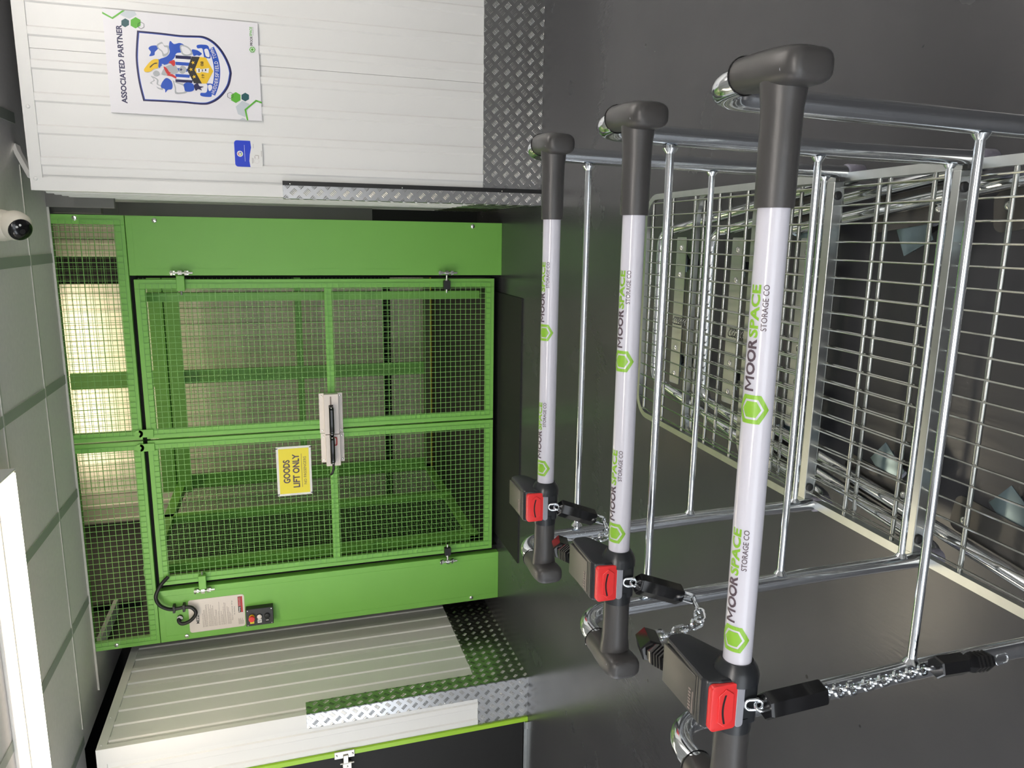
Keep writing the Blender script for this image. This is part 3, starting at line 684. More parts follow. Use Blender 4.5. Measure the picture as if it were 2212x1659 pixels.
# artwork digitised in plate coordinates: first number runs down the board, second runs right to left
SRC = [(230, 915), (155, 75), (1415, 195), (1450, 985)]      # top left, top right, bottom right, bottom left
def homog():
    dst = [(0, 1), (1, 1), (1, 0), (0, 0)]; A = []; B = []
    for (x, y), (u, v) in zip(SRC, dst):
        A.append([x, y, 1, 0, 0, 0, -u*x, -u*y]); B.append(u); A.append([0, 0, 0, x, y, 1, -v*x, -v*y]); B.append(v)
    n = 8
    for i in range(n):
        p = max(range(i, n), key=lambda r: abs(A[r][i])); A[i], A[p] = A[p], A[i]; B[i], B[p] = B[p], B[i]
        for r in range(n):
            if r != i:
                f = A[r][i]/A[i][i]; A[r] = [a-f*b for a, b in zip(A[r], A[i])]; B[r] -= f*B[i]
    return [B[i]/A[i][i] for i in range(n)]
Hm = homog()
def pw(x, y):
    d = Hm[6]*x+Hm[7]*y+1; u = (Hm[0]*x+Hm[1]*y+Hm[2])/d; v = (Hm[3]*x+Hm[4]*y+Hm[5])/d
    return (PX0+u*(PX1-PX0)-po[0], PZ0+v*(PZ1-PZ0)-po[2])
layers = {}
lay = [0.0034]
def art(m, pts, name=None):
    """each layer of the print lies a hair above the one before"""
    lay[0] += 0.00012
    if m.name not in layers: layers[m.name] = (NB(), m)
    poly2(layers[m.name][0], [pw(*p) for p in pts], -lay[0])
def cr(pts, n=5, closed=True):
    k = len(pts); out = []
    for i in range(k):
        a, b, c_, d = [Vector((*pts[(i+j) % k], 0)) for j in (-1, 0, 1, 2)]
        for s in range(n):
            t = s/n; q = 0.5*((2*b)+(c_-a)*t+(2*a-5*b+4*c_-d)*t*t+(3*b-a-3*c_+d)*t**3); out.append((q.x, q.y))
    return out
def dense(pts, n=6):
    out = []
    for i in range(len(pts)):
        a, b = pts[i], pts[(i+1) % len(pts)]
        for s in range(n): out.append((a[0]+(b[0]-a[0])*s/n, a[1]+(b[1]-a[1])*s/n))
    return out
SH = [(490, 825), (452, 670), (430, 500), (432, 370), (440, 255), (620, 272), (790, 292), (900, 296), (980, 302), (1050, 335), (1110, 390), (1160, 465), (1195, 545), (1207, 602),
      (1190, 690), (1150, 760), (1095, 815), (1030, 848), (980, 855), (900, 850), (820, 842), (650, 832)]
def open_cr(P, n=4):
    P = [P[0]]+P+[P[-1]]; out = []
    for i in range(1, len(P)-2):
        a, b, c_, d = [Vector((*P[i+j], 0)) for j in (-1, 0, 1, 2)]
        for q_ in range(n):
            t = q_/n; q = 0.5*((2*b)+(c_-a)*t+(2*a-5*b+4*c_-d)*t*t+(3*b-a-3*c_+d)*t**3); out.append((q.x, q.y))
    return out+[P[-1]]
SH = open_cr(SH[0:5])[:-1]+open_cr(SH[4:14])[:-1]+open_cr(SH[13:]+[SH[0]])[:-1]
cxy = (790, 575)
def inset(k): return [(cxy[0]+(x-cxy[0])*k[0], cxy[1]+(y-cxy[1])*k[1]) for x, y in SH]
art(M_navy, inset((1.0, 1.0))); art(M_royal, inset((0.962, 0.955))); art(M_paper, inset((0.948, 0.938)))
# supporters' plumage and manes
L4 = lay[0]
art(M_royal, cr([(533, 400), (555, 380), (600, 378), (612, 400), (585, 430), (580, 455), (540, 462), (552, 430)]))
art(M_sil, cr([(600, 372), (640, 348), (660, 375), (695, 380), (700, 430), (680, 460), (650, 465), (640, 430), (612, 405)]))
art(M_paper, cr([(612, 378), (645, 362), (662, 388), (685, 395), (688, 430), (660, 445), (645, 420), (620, 400)]))
art(M_royal, cr([(708, 340), (740, 365), (790, 357), (830, 385), (815, 430), (760, 440), (740, 480), (690, 520), (640, 520), (620, 490), (680, 465), (705, 430), (698, 385)]))
art(M_sil, cr([(790, 375), (850, 385), (890, 430), (880, 455), (830, 460), (800, 440)]))
art(M_paper, cr([(800, 385), (845, 395), (875, 430), (862, 447), (830, 448), (808, 430)]))
art(M_royal, cr([(885, 410), (925, 415), (950, 430), (965, 445), (945, 460), (925, 455), (900, 462), (890, 440)]))
art(M_sil, cr([(545, 680), (575, 655), (552, 622), (610, 650), (612, 690), (640, 700), (650, 735), (610, 725), (590, 700)]))
art(M_paper, cr([(560, 680), (585, 660), (570, 640), (600, 655), (600, 690), (628, 705), (635, 722), (605, 712)]))
art(M_royal, cr([(640, 680), (675, 640), (715, 660), (728, 700), (720, 730), (690, 735), (670, 757), (665, 730), (635, 715)]))
art(M_sil, cr([(730, 660), (750, 670), (820, 690), (840, 720), (845, 755), (800, 768), (750, 765), (745, 720)]))
art(M_paper, cr([(742, 672), (760, 682), (808, 700), (822, 725), (825, 748), (795, 755), (760, 752), (755, 715)]))
art(M_royal, cr([(818, 690), (850, 675), (895, 690), (900, 735), (870, 750), (830, 745), (822, 715)]))
art(M_navy, cr([(900, 700), (930, 682), (945, 705), (978, 710), (955, 722), (965, 740), (935, 730), (915, 742)]))
lay[0] = L4
# crest shield: stripes, chevron, gold field
art(M_paper, [(748, 456), (882, 465), (850, 575), (895, 682), (760, 668)])
for y0, y1, x1 in ((456, 482, 880), (508, 534, 866), (558, 582, 852), (606, 630, 870), (650, 672, 892)):
    art(M_royal if 500 < y0 < 640 else M_navy, [(750, y0), (x1, y0+8), (x1-6, y1+8), (752, y1)])
art(M_sil, cr([(780, 575), (800, 540), (830, 550), (840, 580), (815, 605), (788, 598)]))
art(M_navy, [(796+15*math.cos(i*PI/5), 572+15*math.sin(i*PI/5)) if i % 2 == 0 else (796+6*math.cos(i*PI/5), 572+6*math.sin(i*PI/5)) for i in range(10)])
art(M_pblack, [(882, 466), (948, 470), (905, 575), (965, 685), (900, 682), (845, 576)])
art(M_gold, [(948, 470), (998, 475), (1057, 585), (1003, 685), (965, 685), (905, 575)])
for cx, cy in ((893, 516), (877, 571), (902, 630)):
    art(M_gold, [(cx+(17 if i % 2 == 0 else 7)*math.cos(i*PI/5+PI), cy+(17 if i % 2 == 0 else 7)*math.sin(i*PI/5)) for i in range(10)])
art(M_paper, [(918, 562), (950, 560), (950, 570), (1022, 560), (1018, 600), (955, 590), (955, 598), (922, 598)])
for q in ([(938, 566), (946, 566), (946, 592), (938, 592)], [(965, 570), (972, 570), (972, 588), (965, 588)], [(990, 568), (1000, 568), (1000, 584), (990, 584)]): art(M_pblack, q)
# helmet, mantling and red cloth
art(M_sil, cr([(640, 600), (670, 550), (740, 530), (775, 580), (765, 600), (700, 618), (650, 615)]))
art(M_pred, cr([(655, 548), (680, 560), (700, 590), (715, 600), (690, 612), (672, 590)]))
art(M_pred, cr([(690, 515), (740, 495), (748, 530), (735, 545), (715, 525)]))
art(M_pred, cr([(680, 618), (720, 608), (755, 630), (755, 645), (720, 628)]))
art(M_royal, cr([(610, 488), (640, 500), (700, 500), (690, 525), (640, 540), (620, 560), (605, 520)]))
art(M_gold, cr([(497, 572), (515, 545), (545, 510), (575, 490), (612, 490), (615, 520), (608, 560), (580, 565), (555, 585), (525, 592), (505, 590)]))
art(M_pblack, cr([(545, 548), (580, 520), (606, 518), (600, 525), (578, 530), (550, 556)]))
art(M_sil, cr([(570, 598), (592, 580), (618, 590), (622, 612), (600, 625), (580, 622)]))
art(M_paper, cr([(640, 528), (655, 530), (665, 545), (650, 545)]))
# ribbon
lay[0] = L4
def arcpt(t, r):       # t runs along the ribbon from one end to the other
    cx, cy, R = 690, 590, 395
    a0 = math.asin(-190/R); a1 = math.asin(172/R); a = a0+(a1-a0)*t; return (cx+(R+r)*math.cos(a)+0, cy+(R+r)*math.sin(a)+8*t)
art(M_royal, [arcpt(i/14, 28) for i in range(15)] + [arcpt(1-i/14, -22) for i in range(15)])
art(M_royal, cr([(925, 375), (970, 370), (1015, 380), (1030, 430), (1035, 478), (1010, 480), (985, 475), (975, 430), (965, 400), (930, 400)]))
art(M_paper, cr([(985, 410), (1010, 405), (1025, 440), (1025, 470), (1000, 465), (990, 440)]))
art(M_royal, cr([(955, 760), (1000, 755), (1010, 700), (1000, 685), (1050, 688), (1055, 720), (1045, 765), (1035, 792), (960, 785)]))
art(M_paper, cr([(1015, 700), (1040, 695), (1048, 720), (1030, 745), (1018, 735)]))
lay[0] = 0.0034
# decorative hexagons
def hexa(cx, cy, r, a=0): return [(cx+r*math.cos(a+i*PI/3), cy+r*1.0*math.sin(a+i*PI/3)) for i in range(6)]
art(M_pgrey, [(303, 128), (335, 96), (420, 98), (437, 128), (378, 160)]); art(M_teal, hexa(344, 193, 36, PI/6)); art(M_kgreen, hexa(428, 193, 46, PI/6))
for a, b in ((0, 1),):
    art(M_kgreen, [(157, 103), (238, 148), (320, 92), (342, 94), (242, 163), (157, 118)])
art(M_pgrey, [(1237, 870), (1290, 823), (1350, 850), (1330, 905), (1315, 955), (1255, 930)]); art(M_kgreen, hexa(1238, 797, 44, PI/6)); art(M_teal, hexa(1314, 793, 35, PI/6))
art(M_kgreen, [(1447, 832), (1400, 815), (1307, 893), (1326, 980), (1339, 980), (1322, 898), (1403, 830), (1447, 846)]); art(M_pgrey, [(1265, 978), (1290, 960), (1315, 968), (1318, 979)])
def hexring(cx, cy, r):
    A = hexa(cx, cy, r, PI/6); B = hexa(cx, cy, r-3, PI/6)
    for i in range(6): art(M_pblack, [A[i], A[(i+1) % 6], B[(i+1) % 6], B[i]])
hexring(472, 215, 29); hexring(1193, 780, 27)
A = hexa(1373, 411, 25, 0)
art(M_kgreen, A); art(M_paper, hexa(1373, 411, 18)); art(M_kgreen, hexa(1373, 411, 12))
pnames = {'royal_blue_print': 'blue_artwork', 'navy_print': 'navy_artwork', 'yellow_print': 'gold_artwork', 'silver_print': 'silver_artwork', 'white_board': 'white_artwork',
          'black_print': 'black_artwork', 'red_print': 'red_artwork', 'light_blue_print': 'light_blue_artwork', 'pale_grey_print': 'grey_artwork', 'teal_print': 'teal_artwork', 'green_print': 'green_artwork'}
for nm, (bm_, m_) in layers.items(): flat(pnames.get(nm, 'artwork'), bm_, m_, pg)
def ptext(s, x_top, x_bot, y_l, y_r, m, off, dy=0.0085, par=pg):
    """lettering whose left edge is at y_l and right edge at y_r, between x_top and x_bot at its middle"""
    x0, z0 = pw(x_bot[0], y_l); x1, z1 = pw(x_bot[1], y_r); xt, zt = pw(x_top[0], y_l)
    h = zt-z0; w = x1-x0
    bm = moor_bm(w, h, off) if s == 'MOOR' else fit_text(s, w, h, off)
    for v in bm.verts: v.co = Vector((x0+v.co.x, -dy, z0+v.co.y + (z1-z0)*v.co.x/w))
    flat('lettering', bm, m, par)
ptext('ASSOCIATED PARTNER', (318, 265), (365, 315), 845, 210, M_navy, 0.0012, 0.0036)
ptext('MOOR', (1355, 1355), (1376, 1376), 378, 305, M_pblack, 0.0003, 0.0036); ptext('SPACE', (1351, 1351), (1371, 1371), 303, 228, M_kgreen, 0.0003, 0.0036)
ptext('STORAGE CO', (1377, 1376), (1383, 1381), 295, 229, M_pblack, 0.0, 0.0036)
ptext('19', (962, 962), (985, 985), 640, 612, M_pblack, 0.0002, 0.0068); ptext('08', (954, 954), (978, 978), 545, 508, M_pblack, 0.0002, 0.0068)
s = 'HUDDERSFIELD TOWN'
for i, ch in enumerate(s):
    if ch == ' ': continue
    t = 1-(i+0.75)/(len(s)+0.5); p = arcpt(t, -12); p2 = arcpt(t-0.022, -12); q = arcpt(t, 18)
    bx, bz = pw(*p); tx, tz = pw(*p2); ux, uz = pw(*q)
    dv = Vector((tx-bx, tz-bz)).normalized(); up = Vector((ux-bx, uz-bz)).length
    nrm = Vector((-dv.y, dv.x))
    base = Vector(pw(*arcpt(t, 17)))
    bm = fit_text(ch, up*0.62 if ch != 'I' else up*0.18, up*0.95, 0.0003)
    wch = up*(0.62 if ch != 'I' else 0.18)
    for v in bm.verts:
        c_ = base + dv*(v.co.x-wch/2) + nrm*v.co.y; v.co = Vector((c_.x, -0.0050, c_.y))
    flat('ribbon_letter', bm, M_paper, pg)

# small blue and white sticker
so2 = (0.42, PYF, 1.677); st = thing('review_sticker', 'small blue and white rounded review sticker on the right wall', 'sticker', so2)
bm = NB(); prism(bm, rrect(0.352, 1.607, 0.490, 1.750, 0.016, 5), 'y', PYF-0.002, PYF); rel('card', bm, M_white, st, so2)
bm = NB(); pts = [p for p in rrect(0.353, 1.640, 0.489, 1.749, 0.015, 5) if p[1] > 1.66]
pts += [(0.353, 1.672), (0.385, 1.676), (0.42, 1.672), (0.455, 1.664), (0.489, 1.667)]
poly2(bm, pts, PYF-0.0025); rel('blue_area', bm, M_blueS, st, so2)
bm = NB(); disc(bm, (0.420, PYF-0.0026, 1.722), (0, -1, 0), 0.0155, 0.0004, 28); rel('roundel', bm, M_white, st, so2)
def ringseg(m, a0, a1, r0=0.0068, r1=0.0105):
    bm = NB(); n = 6
    for i in range(n):
        a, b = a0+(a1-a0)*i/n, a0+(a1-a0)*(i+1)/n
        poly2(bm, [(0.420+r0*math.cos(a), 1.722+r0*math.sin(a)), (0.420+r1*math.cos(a), 1.722+r1*math.sin(a)), (0.420+r1*math.cos(b), 1.722+r1*math.sin(b)), (0.420+r0*math.cos(b), 1.722+r0*math.sin(b))], PYF-0.0034)
    rel('roundel_letter', bm, m, st, so2)
ringseg(M_pred, 0.8, 2.6); ringseg(M_gold, 2.6, 3.7); ringseg(M_kgreen, 3.7, 5.4); ringseg(M_blueS, 5.4, 6.3)
bm = NB(); box(bm, (0.420, PYF-0.0036, 1.7205), (0.4305, PYF-0.0032, 1.7238)); rel('roundel_letter', bm, M_blueS, st, so2)
bm = NB()
x = 0.382
while x < 0.462: box(bm, (x, PYF-0.003, 1.697), (x+0.005, PYF-0.0026, 1.699)); x += 0.0066
rel('white_print', bm, M_white, st, so2)
bm = NB()
for a, b, c_ in ((0.372, 0.402, 1.660), (0.452, 0.474, 1.652), (0.375, 0.400, 1.655), (0.410, 0.440, 1.612)): box(bm, (a, PYF-0.0026, c_), (b, PYF-0.0021, c_+0.0015))
for i in range(18):
    a, b = 2*PI*i/18, 2*PI*(i+1)/18; cx, cz = 0.385, 1.638
    box(bm, (cx+0.012*math.cos(a)-0.0006, PYF-0.0026, cz+0.012*math.sin(a)-0.0006), (cx+0.012*math.cos(a)+0.0006, PYF-0.0021, cz+0.012*math.sin(a)+0.0006))
box(bm, (0.398, PYF-0.0026, 1.627), (0.415, PYF-0.0022, 1.629)); box(bm, (0.398, PYF-0.0026, 1.646), (0.412, PYF-0.0022, 1.648)); box(bm, (0.414, PYF-0.0026, 1.629), (0.416, PYF-0.0022, 1.646))
rel('grey_print', bm, M_smallt, st, so2)

# ------------------------------------------------------------------ trolleys
HZ = 1.02; FXR, FXL = 0.172, -0.705; FO = 0.150      # handle height, frame sides, frame offset behind the handle
DZ0, SLOPE = 0.207, 0.050                            # deck height at the rear, fall per metre to the front
def wrap(bm, x, ang0, R, flipy=False):
    """lay flat print (x along, y up) round the handle tube: ang0 is where y = 0"""
    n = 14; ys = [v.co.y for v in bm.verts]; y0, y1 = min(ys), max(ys)
    for i in range(1, n):
        geom = bm.verts[:]+bm.edges[:]+bm.faces[:]
        bmesh.ops.bisect_plane(bm, geom=geom, plane_co=(0, y0+(y1-y0)*i/n, 0), plane_no=(0, 1, 0))
    for v in bm.verts:
        a = ang0+v.co.y/R; v.co = Vector((x+v.co.x, -R*math.cos(a), HZ+R*math.sin(a)))
    return bm
def link_pts(c, d, side, L=0.0150, wd=0.0082, n=16):
    """stadium shaped loop in the plane of d and side"""
    d = d.normalized(); side = (side-d*side.dot(d)).normalized(); out = []
    for i in range(n):
        a = 2*PI*i/n; x = math.cos(a)*wd + (L-wd)*(1 if math.cos(a) > 0 else -1); y = math.sin(a)*wd
        out.append(Vector(c)+d*x+side*y)
    return out
def chain(bm, path, pitch=0.0250, r=0.0024):
    P = [Vector(p) for p in path]; seg = [(P[i+1]-P[i]).length for i in range(len(P)-1)]; tot = sum(seg)
    n = max(2, round(tot/pitch))
    def at(s):
        for i, l in enumerate(seg):
            if s <= l or i == len(seg)-1: return P[i]+(P[i+1]-P[i])*(s/l if l else 0), (P[i+1]-P[i]).normalized()
            s -= l
    base = Vector((0.35, 0.8, 0.45)).normalized()
    for k in range(n):
        c, d = at((k+0.5)*tot/n)
        a = base-d*base.dot(d); a.normalize(); b = d.cross(a)
        side = (a+b).normalized() if k % 2 == 0 else (a-b).normalized()
        loop_tube(bm, link_pts(c, d, side), r, 6)
def hexbar(bm, a, b, r, rot=0.0): tube(bm, [a, Vector(a)+(Vector(b)-Vector(a))*0.04, Vector(a)+(Vector(b)-Vector(a))*0.96, b], r, 6, radii=[r*0.88, r, r, r*0.88], rot=rot)

def make_trolley(y, label, near=False):
    g = thing('platform_trolley', label, 'trolley', (0, y, 0), 'coin locked platform trolleys nested in a row')
    # ---- handle: white sleeve between two black corner grips
    R = 0.0178
    bm = NB(); tube(bm, [(-0.70, 0, HZ), (0.16, 0, HZ)], R, 32); hb = obj('handle_bar', bm, M_sleeve, g, 0.7, label='white printed handle tube')
    for side in (1, -1):
        xc = 0.178 if side > 0 else -0.715
        xi = 0.036 if side > 0 else -0.598
        bm = NB()
        tube(bm, [(xi, 0, HZ), (xi+side*0.002, 0, HZ), (xc-side*0.058, 0, HZ), (xc-side*0.036, 0, HZ), (xc-side*0.022, 0, HZ), (xc-side*0.010, 0, HZ)], 0.022, 28, radii=[0.0212, 0.0218, 0.0222, 0.0228, 0.0245, 0.0255])
        # knob that runs from the user's side back to the frame tube
        yy = [-0.050, -0.0485, -0.044, -0.036, -0.018, 0.002, 0.024, 0.048, 0.074, 0.078]
        rx = [0.010, 0.0145, 0.0175, 0.0195, 0.0208, 0.0212, 0.0212, 0.0210, 0.0208, 0.0204]
        rz = [0.017, 0.0220, 0.0265, 0.0285, 0.0290, 0.0280, 0.0255, 0.0235, 0.0222, 0.0215]
        xk = lambda yv: xc+side*(0.000+0.011*(yv+0.05)/0.128)
        n = 24; rings = []
        for yv, a, b in zip(yy, rx, rz):
            ring = []
            for j in range(n):
                th = 2*PI*j/n; ct, st_ = math.cos(th), math.sin(th); p = 0.62 if yv < 0.02 else 0.62+0.38*min(1, (yv-0.02)/0.06)
                ring.append(bm.verts.new((xk(yv)+a*math.copysign(abs(ct)**p, ct), yv, HZ+b*math.copysign(abs(st_)**p, st_))))
            rings.append(ring)
        for i in range(len(rings)-1):
            for j in range(n): bm.faces.new((rings[i][j], rings[i][(j+1)%n], rings[i+1][(j+1)%n], rings[i+1][j]))
        bm.faces.new(rings[0][::-1]); bm.faces.new(rings[-1])
        gp = obj('corner_grip', bm, M_grip, g, 0.7, label='matt black plastic corner grip')
        # parting line and rim of the moulding
        bm = NB(); xr = xc+side*0.006
        loop = [(xr+0.0225*math.cos(2*PI*i/24)*0+0, 0, 0) for i in range(1)]
        ringp = [(xk(0.074)+0.0212*math.cos(2*PI*i/28), 0.074, HZ+0.0222*math.sin(2*PI*i/28)) for i in range(28)]
        loop_tube(bm, ringp, 0.0014, 6); obj('grip_rim', bm, M_gloss, gp, 0.8)
        bm = NB(); disc(bm, (xc-side*0.004, -0.030, HZ+0.026), (0, -0.35, 1), 0.0022, 0.002, 10); obj('moulding_pip', bm, M_hub, gp)
    # ---- print on the sleeve
    for xl in (-0.500, -0.209):
        ho = 0.0166
        def hx(r, cx=0.0, cy=0.0, sq=0.92): return [(cx+r*math.sin(i*PI/3)*sq, cy+r*math.cos(i*PI/3)) for i in range(6)]
        # the ring of the emblem is open at its upper right, as on the sleeve
        Ro, Ri = hx(0.0212), hx(0.0150)
        bm = NB()
        for i in range(6):
            a, b, c_, d = Ro[i], Ro[(i+1) % 6], Ri[(i+1) % 6], Ri[i]
            vs = [bm.verts.new((p[0], p[1], 0)) for p in (a, b, c_, d)]; bm.faces.new(vs[::-1])
        wrap(bm, xl+0.0175, math.radians(60), R+0.0004); em = flat('emblem', bm, M_lg, hb, label='lime hexagon emblem')
        bm = NB(); vs = [bm.verts.new((p[0], p[1], 0)) for p in hx(0.0118)]; bm.faces.new(vs[::-1]); wrap(bm, xl+0.0175, math.radians(60), R+0.0004); flat('emblem', bm, M_lg, hb)
        bm = moor_bm(0.0605, 0.0132, 0.0006); wrap(bm, xl+0.0390, math.radians(57), R+0.0004); flat('lettering', bm, M_txt, hb)
        bm = fit_text('SPACE', 0.0600, 0.0132, 0.0006); wrap(bm, xl+0.1008, math.radians(57), R+0.0004); flat('lettering', bm, M_lg, hb)
        bm = fit_text('STORAGE CO', 0.052, 0.0066, 0.0001); wrap(bm, xl+0.1090, math.radians(28), R+0.0004); flat('lettering', bm, M_txt, hb)
    # ---- bent uprights
    base_in = 0.065
    for side, x in ((1, FXR), (-1, FXL)):
        xf = x-side*0.14
        xs_ = (0.185 if side > 0 else -0.721)
        pts = arc_path([(xs_, 0.06, HZ), (xs_-side*0.004, FO, HZ+0.010), (x, FO, 0.50), (x, FO, 0.115), (xf, FO+1.0, 0.110)], [0.058, 2.0, 0.06], 10)
        bm = NB(); tube(bm, pts, 0.0165, 22); up = obj('upright', bm, M_chrome, g, 0.7)
        bm = NB(); tube(bm, [(x, FO, 0.185), (x, FO, 0.183), (x, FO, 0.137), (x, FO, 0.135)], 0.0205, 22, radii=[0.019, 0.0205, 0.0205, 0.019]); obj('bumper_sleeve', bm, M_sleeveg, up, 0.7, label='grey plastic bumper sleeve')
    xa, xb = FXL+0.14, FXR-0.14
    bm = NB(); tube(bm, arc_path([(xa-0.0001, FO+0.97, 0.110), (xa, FO+1.06, 0.110), (xb, FO+1.06, 0.110), (xb+0.0001, FO+0.97, 0.110)], 0.06, 8), 0.0165, 18); obj('base_bow', bm, M_chrome, g, 0.7)
    # ---- rungs with weld beads
    for z in ((0.88, 0.565, 0.245) if not near else (0.565, 0.245)):
        bm = NB(); tube(bm, [(FXL, FO, z), (FXR, FO, z)], 0.0072, 16)
        for s_, x in ((1, FXL), (-1, FXR)): tube(bm, [(x+s_*0.014, FO, z), (x+s_*0.018, FO, z), (x+s_*0.023, FO, z)], 0.01, 14, radii=[0.014, 0.0115, 0.0075])
        obj('rung', bm, M_chrome, g, 0.7)
    # ---- deck
    dy0, dy1 = FO+0.035, FO+1.115
    zz = lambda yv: DZ0-(yv-dy0)*SLOPE
    ox0, ox1 = FXL+0.004, FXR-0.012
    dk_pts = arc_path([(ox1, dy0-0.030, zz(dy0)), (ox1, dy1, zz(dy1)), (ox0, dy1, zz(dy1)), (ox0, dy0-0.030, zz(dy0))], 0.085, 8)
    bm = NB(); h, tw = 0.0168, 0.0105; V = []
    for i, p in enumerate(dk_pts):
        t = (dk_pts[min(i+1, len(dk_pts)-1)]-dk_pts[max(i-1, 0)]); t.z = 0; t.normalize(); nn = Vector((t.y, -t.x, 0))
        V.append([bm.verts.new(p+nn*tw*a+Vector((0, 0, b))) for a, b in ((-1, 0), (1, 0), (1, -h), (-1, -h))])
    for i in range(len(V)-1):
        for j in range(4): bm.faces.new((V[i][j], V[i][(j+1)%4], V[i+1][(j+1)%4], V[i+1][j]))
    bm.faces.new(V[0][::-1]); bm.faces.new(V[-1])
    obj('deck_rim', bm, M_galv, g)
    bm = NB(); nw = 18
    for i in range(nw+1):
        x = ox0+0.024+(ox1-ox0-0.048)*i/nw
        e = 0.045 if i in (0, nw) else (0.022 if i in (1, nw-1) else 0.008)
        tube(bm, [(x, dy0+0.0, zz(dy0)-0.004), (x, dy1-e, zz(dy1)-0.004)], 0.0025, 8)
    obj('deck_wires', bm, M_wire, g, 0.7)
    for i in range(7):
        yv = dy0+0.045+0.165*i
        bm = NB(); tube(bm, [(ox0+0.003, yv, zz(yv)-0.0105), (ox1-0.003, yv, zz(yv)-0.0105)], 0.0055, 12); obj('deck_rod', bm, M_wire, g, 0.7)
    # ---- rear square tube with caps and pads
    bm = NB(); box(bm, (ox0+0.0108, dy0-0.030, DZ0-0.026), (ox1-0.0108, dy0-0.003, DZ0+0.002), 0.002); rb = obj('rear_beam', bm, M_galv, g)
    for s_, x in ((1, ox0), (-1, ox1)):
        bm = NB(); box(bm, (x-0.0115, dy0-0.044, DZ0-0.0175), (x+0.0115, dy0-0.030, DZ0+0.001), 0.002); obj('end_cap', bm, M_cap, rb, label='black end cap')
        bm = NB(); disc(bm, (x+s_*0.045, dy0-0.030, DZ0-0.010), (0, -1, 0), 0.011, 0.004, 18, 0.003); obj('buffer_pad', bm, M_cap, rb)
        bm = NB(); box(bm, (x-0.004, dy0-0.012, 0.112), (x+0.004, dy0+0.02, DZ0-0.02)); obj('hinge_bracket', bm, M_galvsh, rb)
    # ---- castors on riveted plates
    for (px, py, w_, d_, rot) in ((-0.615, FO+0.24, 0.085, 0.24, 0.4), (0.080, FO+0.24, 0.085, 0.24, -0.5), (-0.27, FO+0.93, 0.56, 0.07, 0.0)):
        bm = NB(); t = bmesh.new(); prism(t, rrect(-w_/2, -d_/2, w_/2, d_/2, 0.02 if w_ < 0.3 else 0.006, 4), 'z', 0.090, 0.095); PM = Matrix.Translation((px, py, 0)) @ RZ(-0.13 if px < -0.5 else (0.13 if px > 0 else 0)); merge(bm, t, PM); pl = obj('castor_plate', bm, M_galvsh if w_ < 0.3 else M_galv, g)
        bm = NB()
        xs = (0,) if w_ < 0.3 else (-0.24, -0.14, 0.14, 0.24)
        ys = (-d_/2+0.035, d_/2-0.035) if w_ < 0.3 else (0,)
        for a in xs:
            for b in ys: disc(bm, (px+a, py+b, 0.095), (0, 0, 1), 0.011, 0.002, 16, 0.005)
        each('dome_bolt', bm, M_bolt, pl, 0.8)
        for cx in ((px,) if w_ < 0.3 else (px-0.19, px+0.19)):
            F = Matrix.Translation((cx+(0.060 if px < -0.5 else (-0.060 if px > 0 else 0)), py-(0.02 if w_ < 0.3 else 0), 0)) @ RZ(rot*2.2 if w_ < 0.3 else 0.2)
            bm = NB(); t = bmesh.new(); disc(t, (0, 0, 0.082), (0, 0, 1), 0.030, 0.008, 20); box(t, (-0.045, -0.035, 0.0885), (0.045, 0.035, 0.0915), 0.001)
            for s_ in (-1, 1):
                prism(t, [(-0.036, 0.084), (0.030, 0.088), (0.060, 0.044), (0.046, 0.030)], 'x', s_*0.017-0.0015, s_*0.017+0.0015)
            tube(t, [(-0.026, 0.046, 0.0405), (0.026, 0.046, 0.0405)], 0.008, 6); merge(bm, t, F); fk = obj('castor_fork', bm, M_fork, g, 0.6)
            bm = NB(); t = bmesh.new(); tube(t, [(-0.013, 0.046, 0.0405), (-0.011, 0.046, 0.0405), (0.011, 0.046, 0.0405), (0.013, 0.046, 0.0405)], 0.034, 28, radii=[0.037, 0.0405, 0.0405, 0.037]); merge(bm, t, F); wh = obj('castor_wheel', bm, M_tyre, fk, 0.6, label='black tyre')
            bm = NB(); t = bmesh.new(); tube(t, [(-0.0142, 0.046, 0.0405), (0.0142, 0.046, 0.0405)], 0.030, 22); merge(bm, t, F); obj('wheel_hub', bm, M_hub, fk, 0.6, label='grey hub')
    # coil spring under the deck
    bm = NB(); sp = [(-0.30+0.0135*math.cos(a*0.7), FO+0.86+0.0033*a/1.0, 0.125+0.0135*math.sin(a*0.7)) for a in range(0, 64)]
    sp = [(p[0], FO+0.80+(i/63)*0.10, p[2]) for i, p in enumerate(sp)]
    tube(bm, sp, 0.0018, 6); obj('coil_spring', bm, M_wire, g, 0.8)
    # ---- coin lock
    lx0, lx1 = -0.598, -0.530
    prof = [(-0.015, HZ+0.050), (-0.019, HZ+0.034), (-0.0225, HZ+0.004), (-0.022, HZ-0.018), (-0.006, HZ-0.028), (0.020, HZ-0.026), (0.045, HZ-0.004), (0.088, HZ+0.014), (0.096, HZ+0.022), (0.096, HZ+0.040), (0.088, HZ+0.050), (-0.008, HZ+0.054)]
    bm = NB(); prism(bm, prof, 'x', lx0, lx1, 0.0045, 3)
    tube(bm, [(lx1-0.012, 0, HZ), (lx1-0.002, 0, HZ), (lx1+0.006, 0, HZ), (lx1+0.014, 0, HZ)], 0.024, 28, radii=[0.0285, 0.0285, 0.0255, 0.0200])
    tube(bm, [(lx0+0.01, 0, HZ), (lx0-0.012, 0, HZ)], 0.0235, 24)
    lock = obj('coin_lock', bm, M_lockb, g, 0.5, label='black plastic coin lock')
    bm = NB(); box(bm, (lx0+0.006, 0.006, HZ+0.0505), (lx1-0.006, 0.086, HZ+0.0548), 0.0014); obj('lock_cover', bm, M_lockl, lock, 0.5, label='grey brown cover')
    bm = NB()
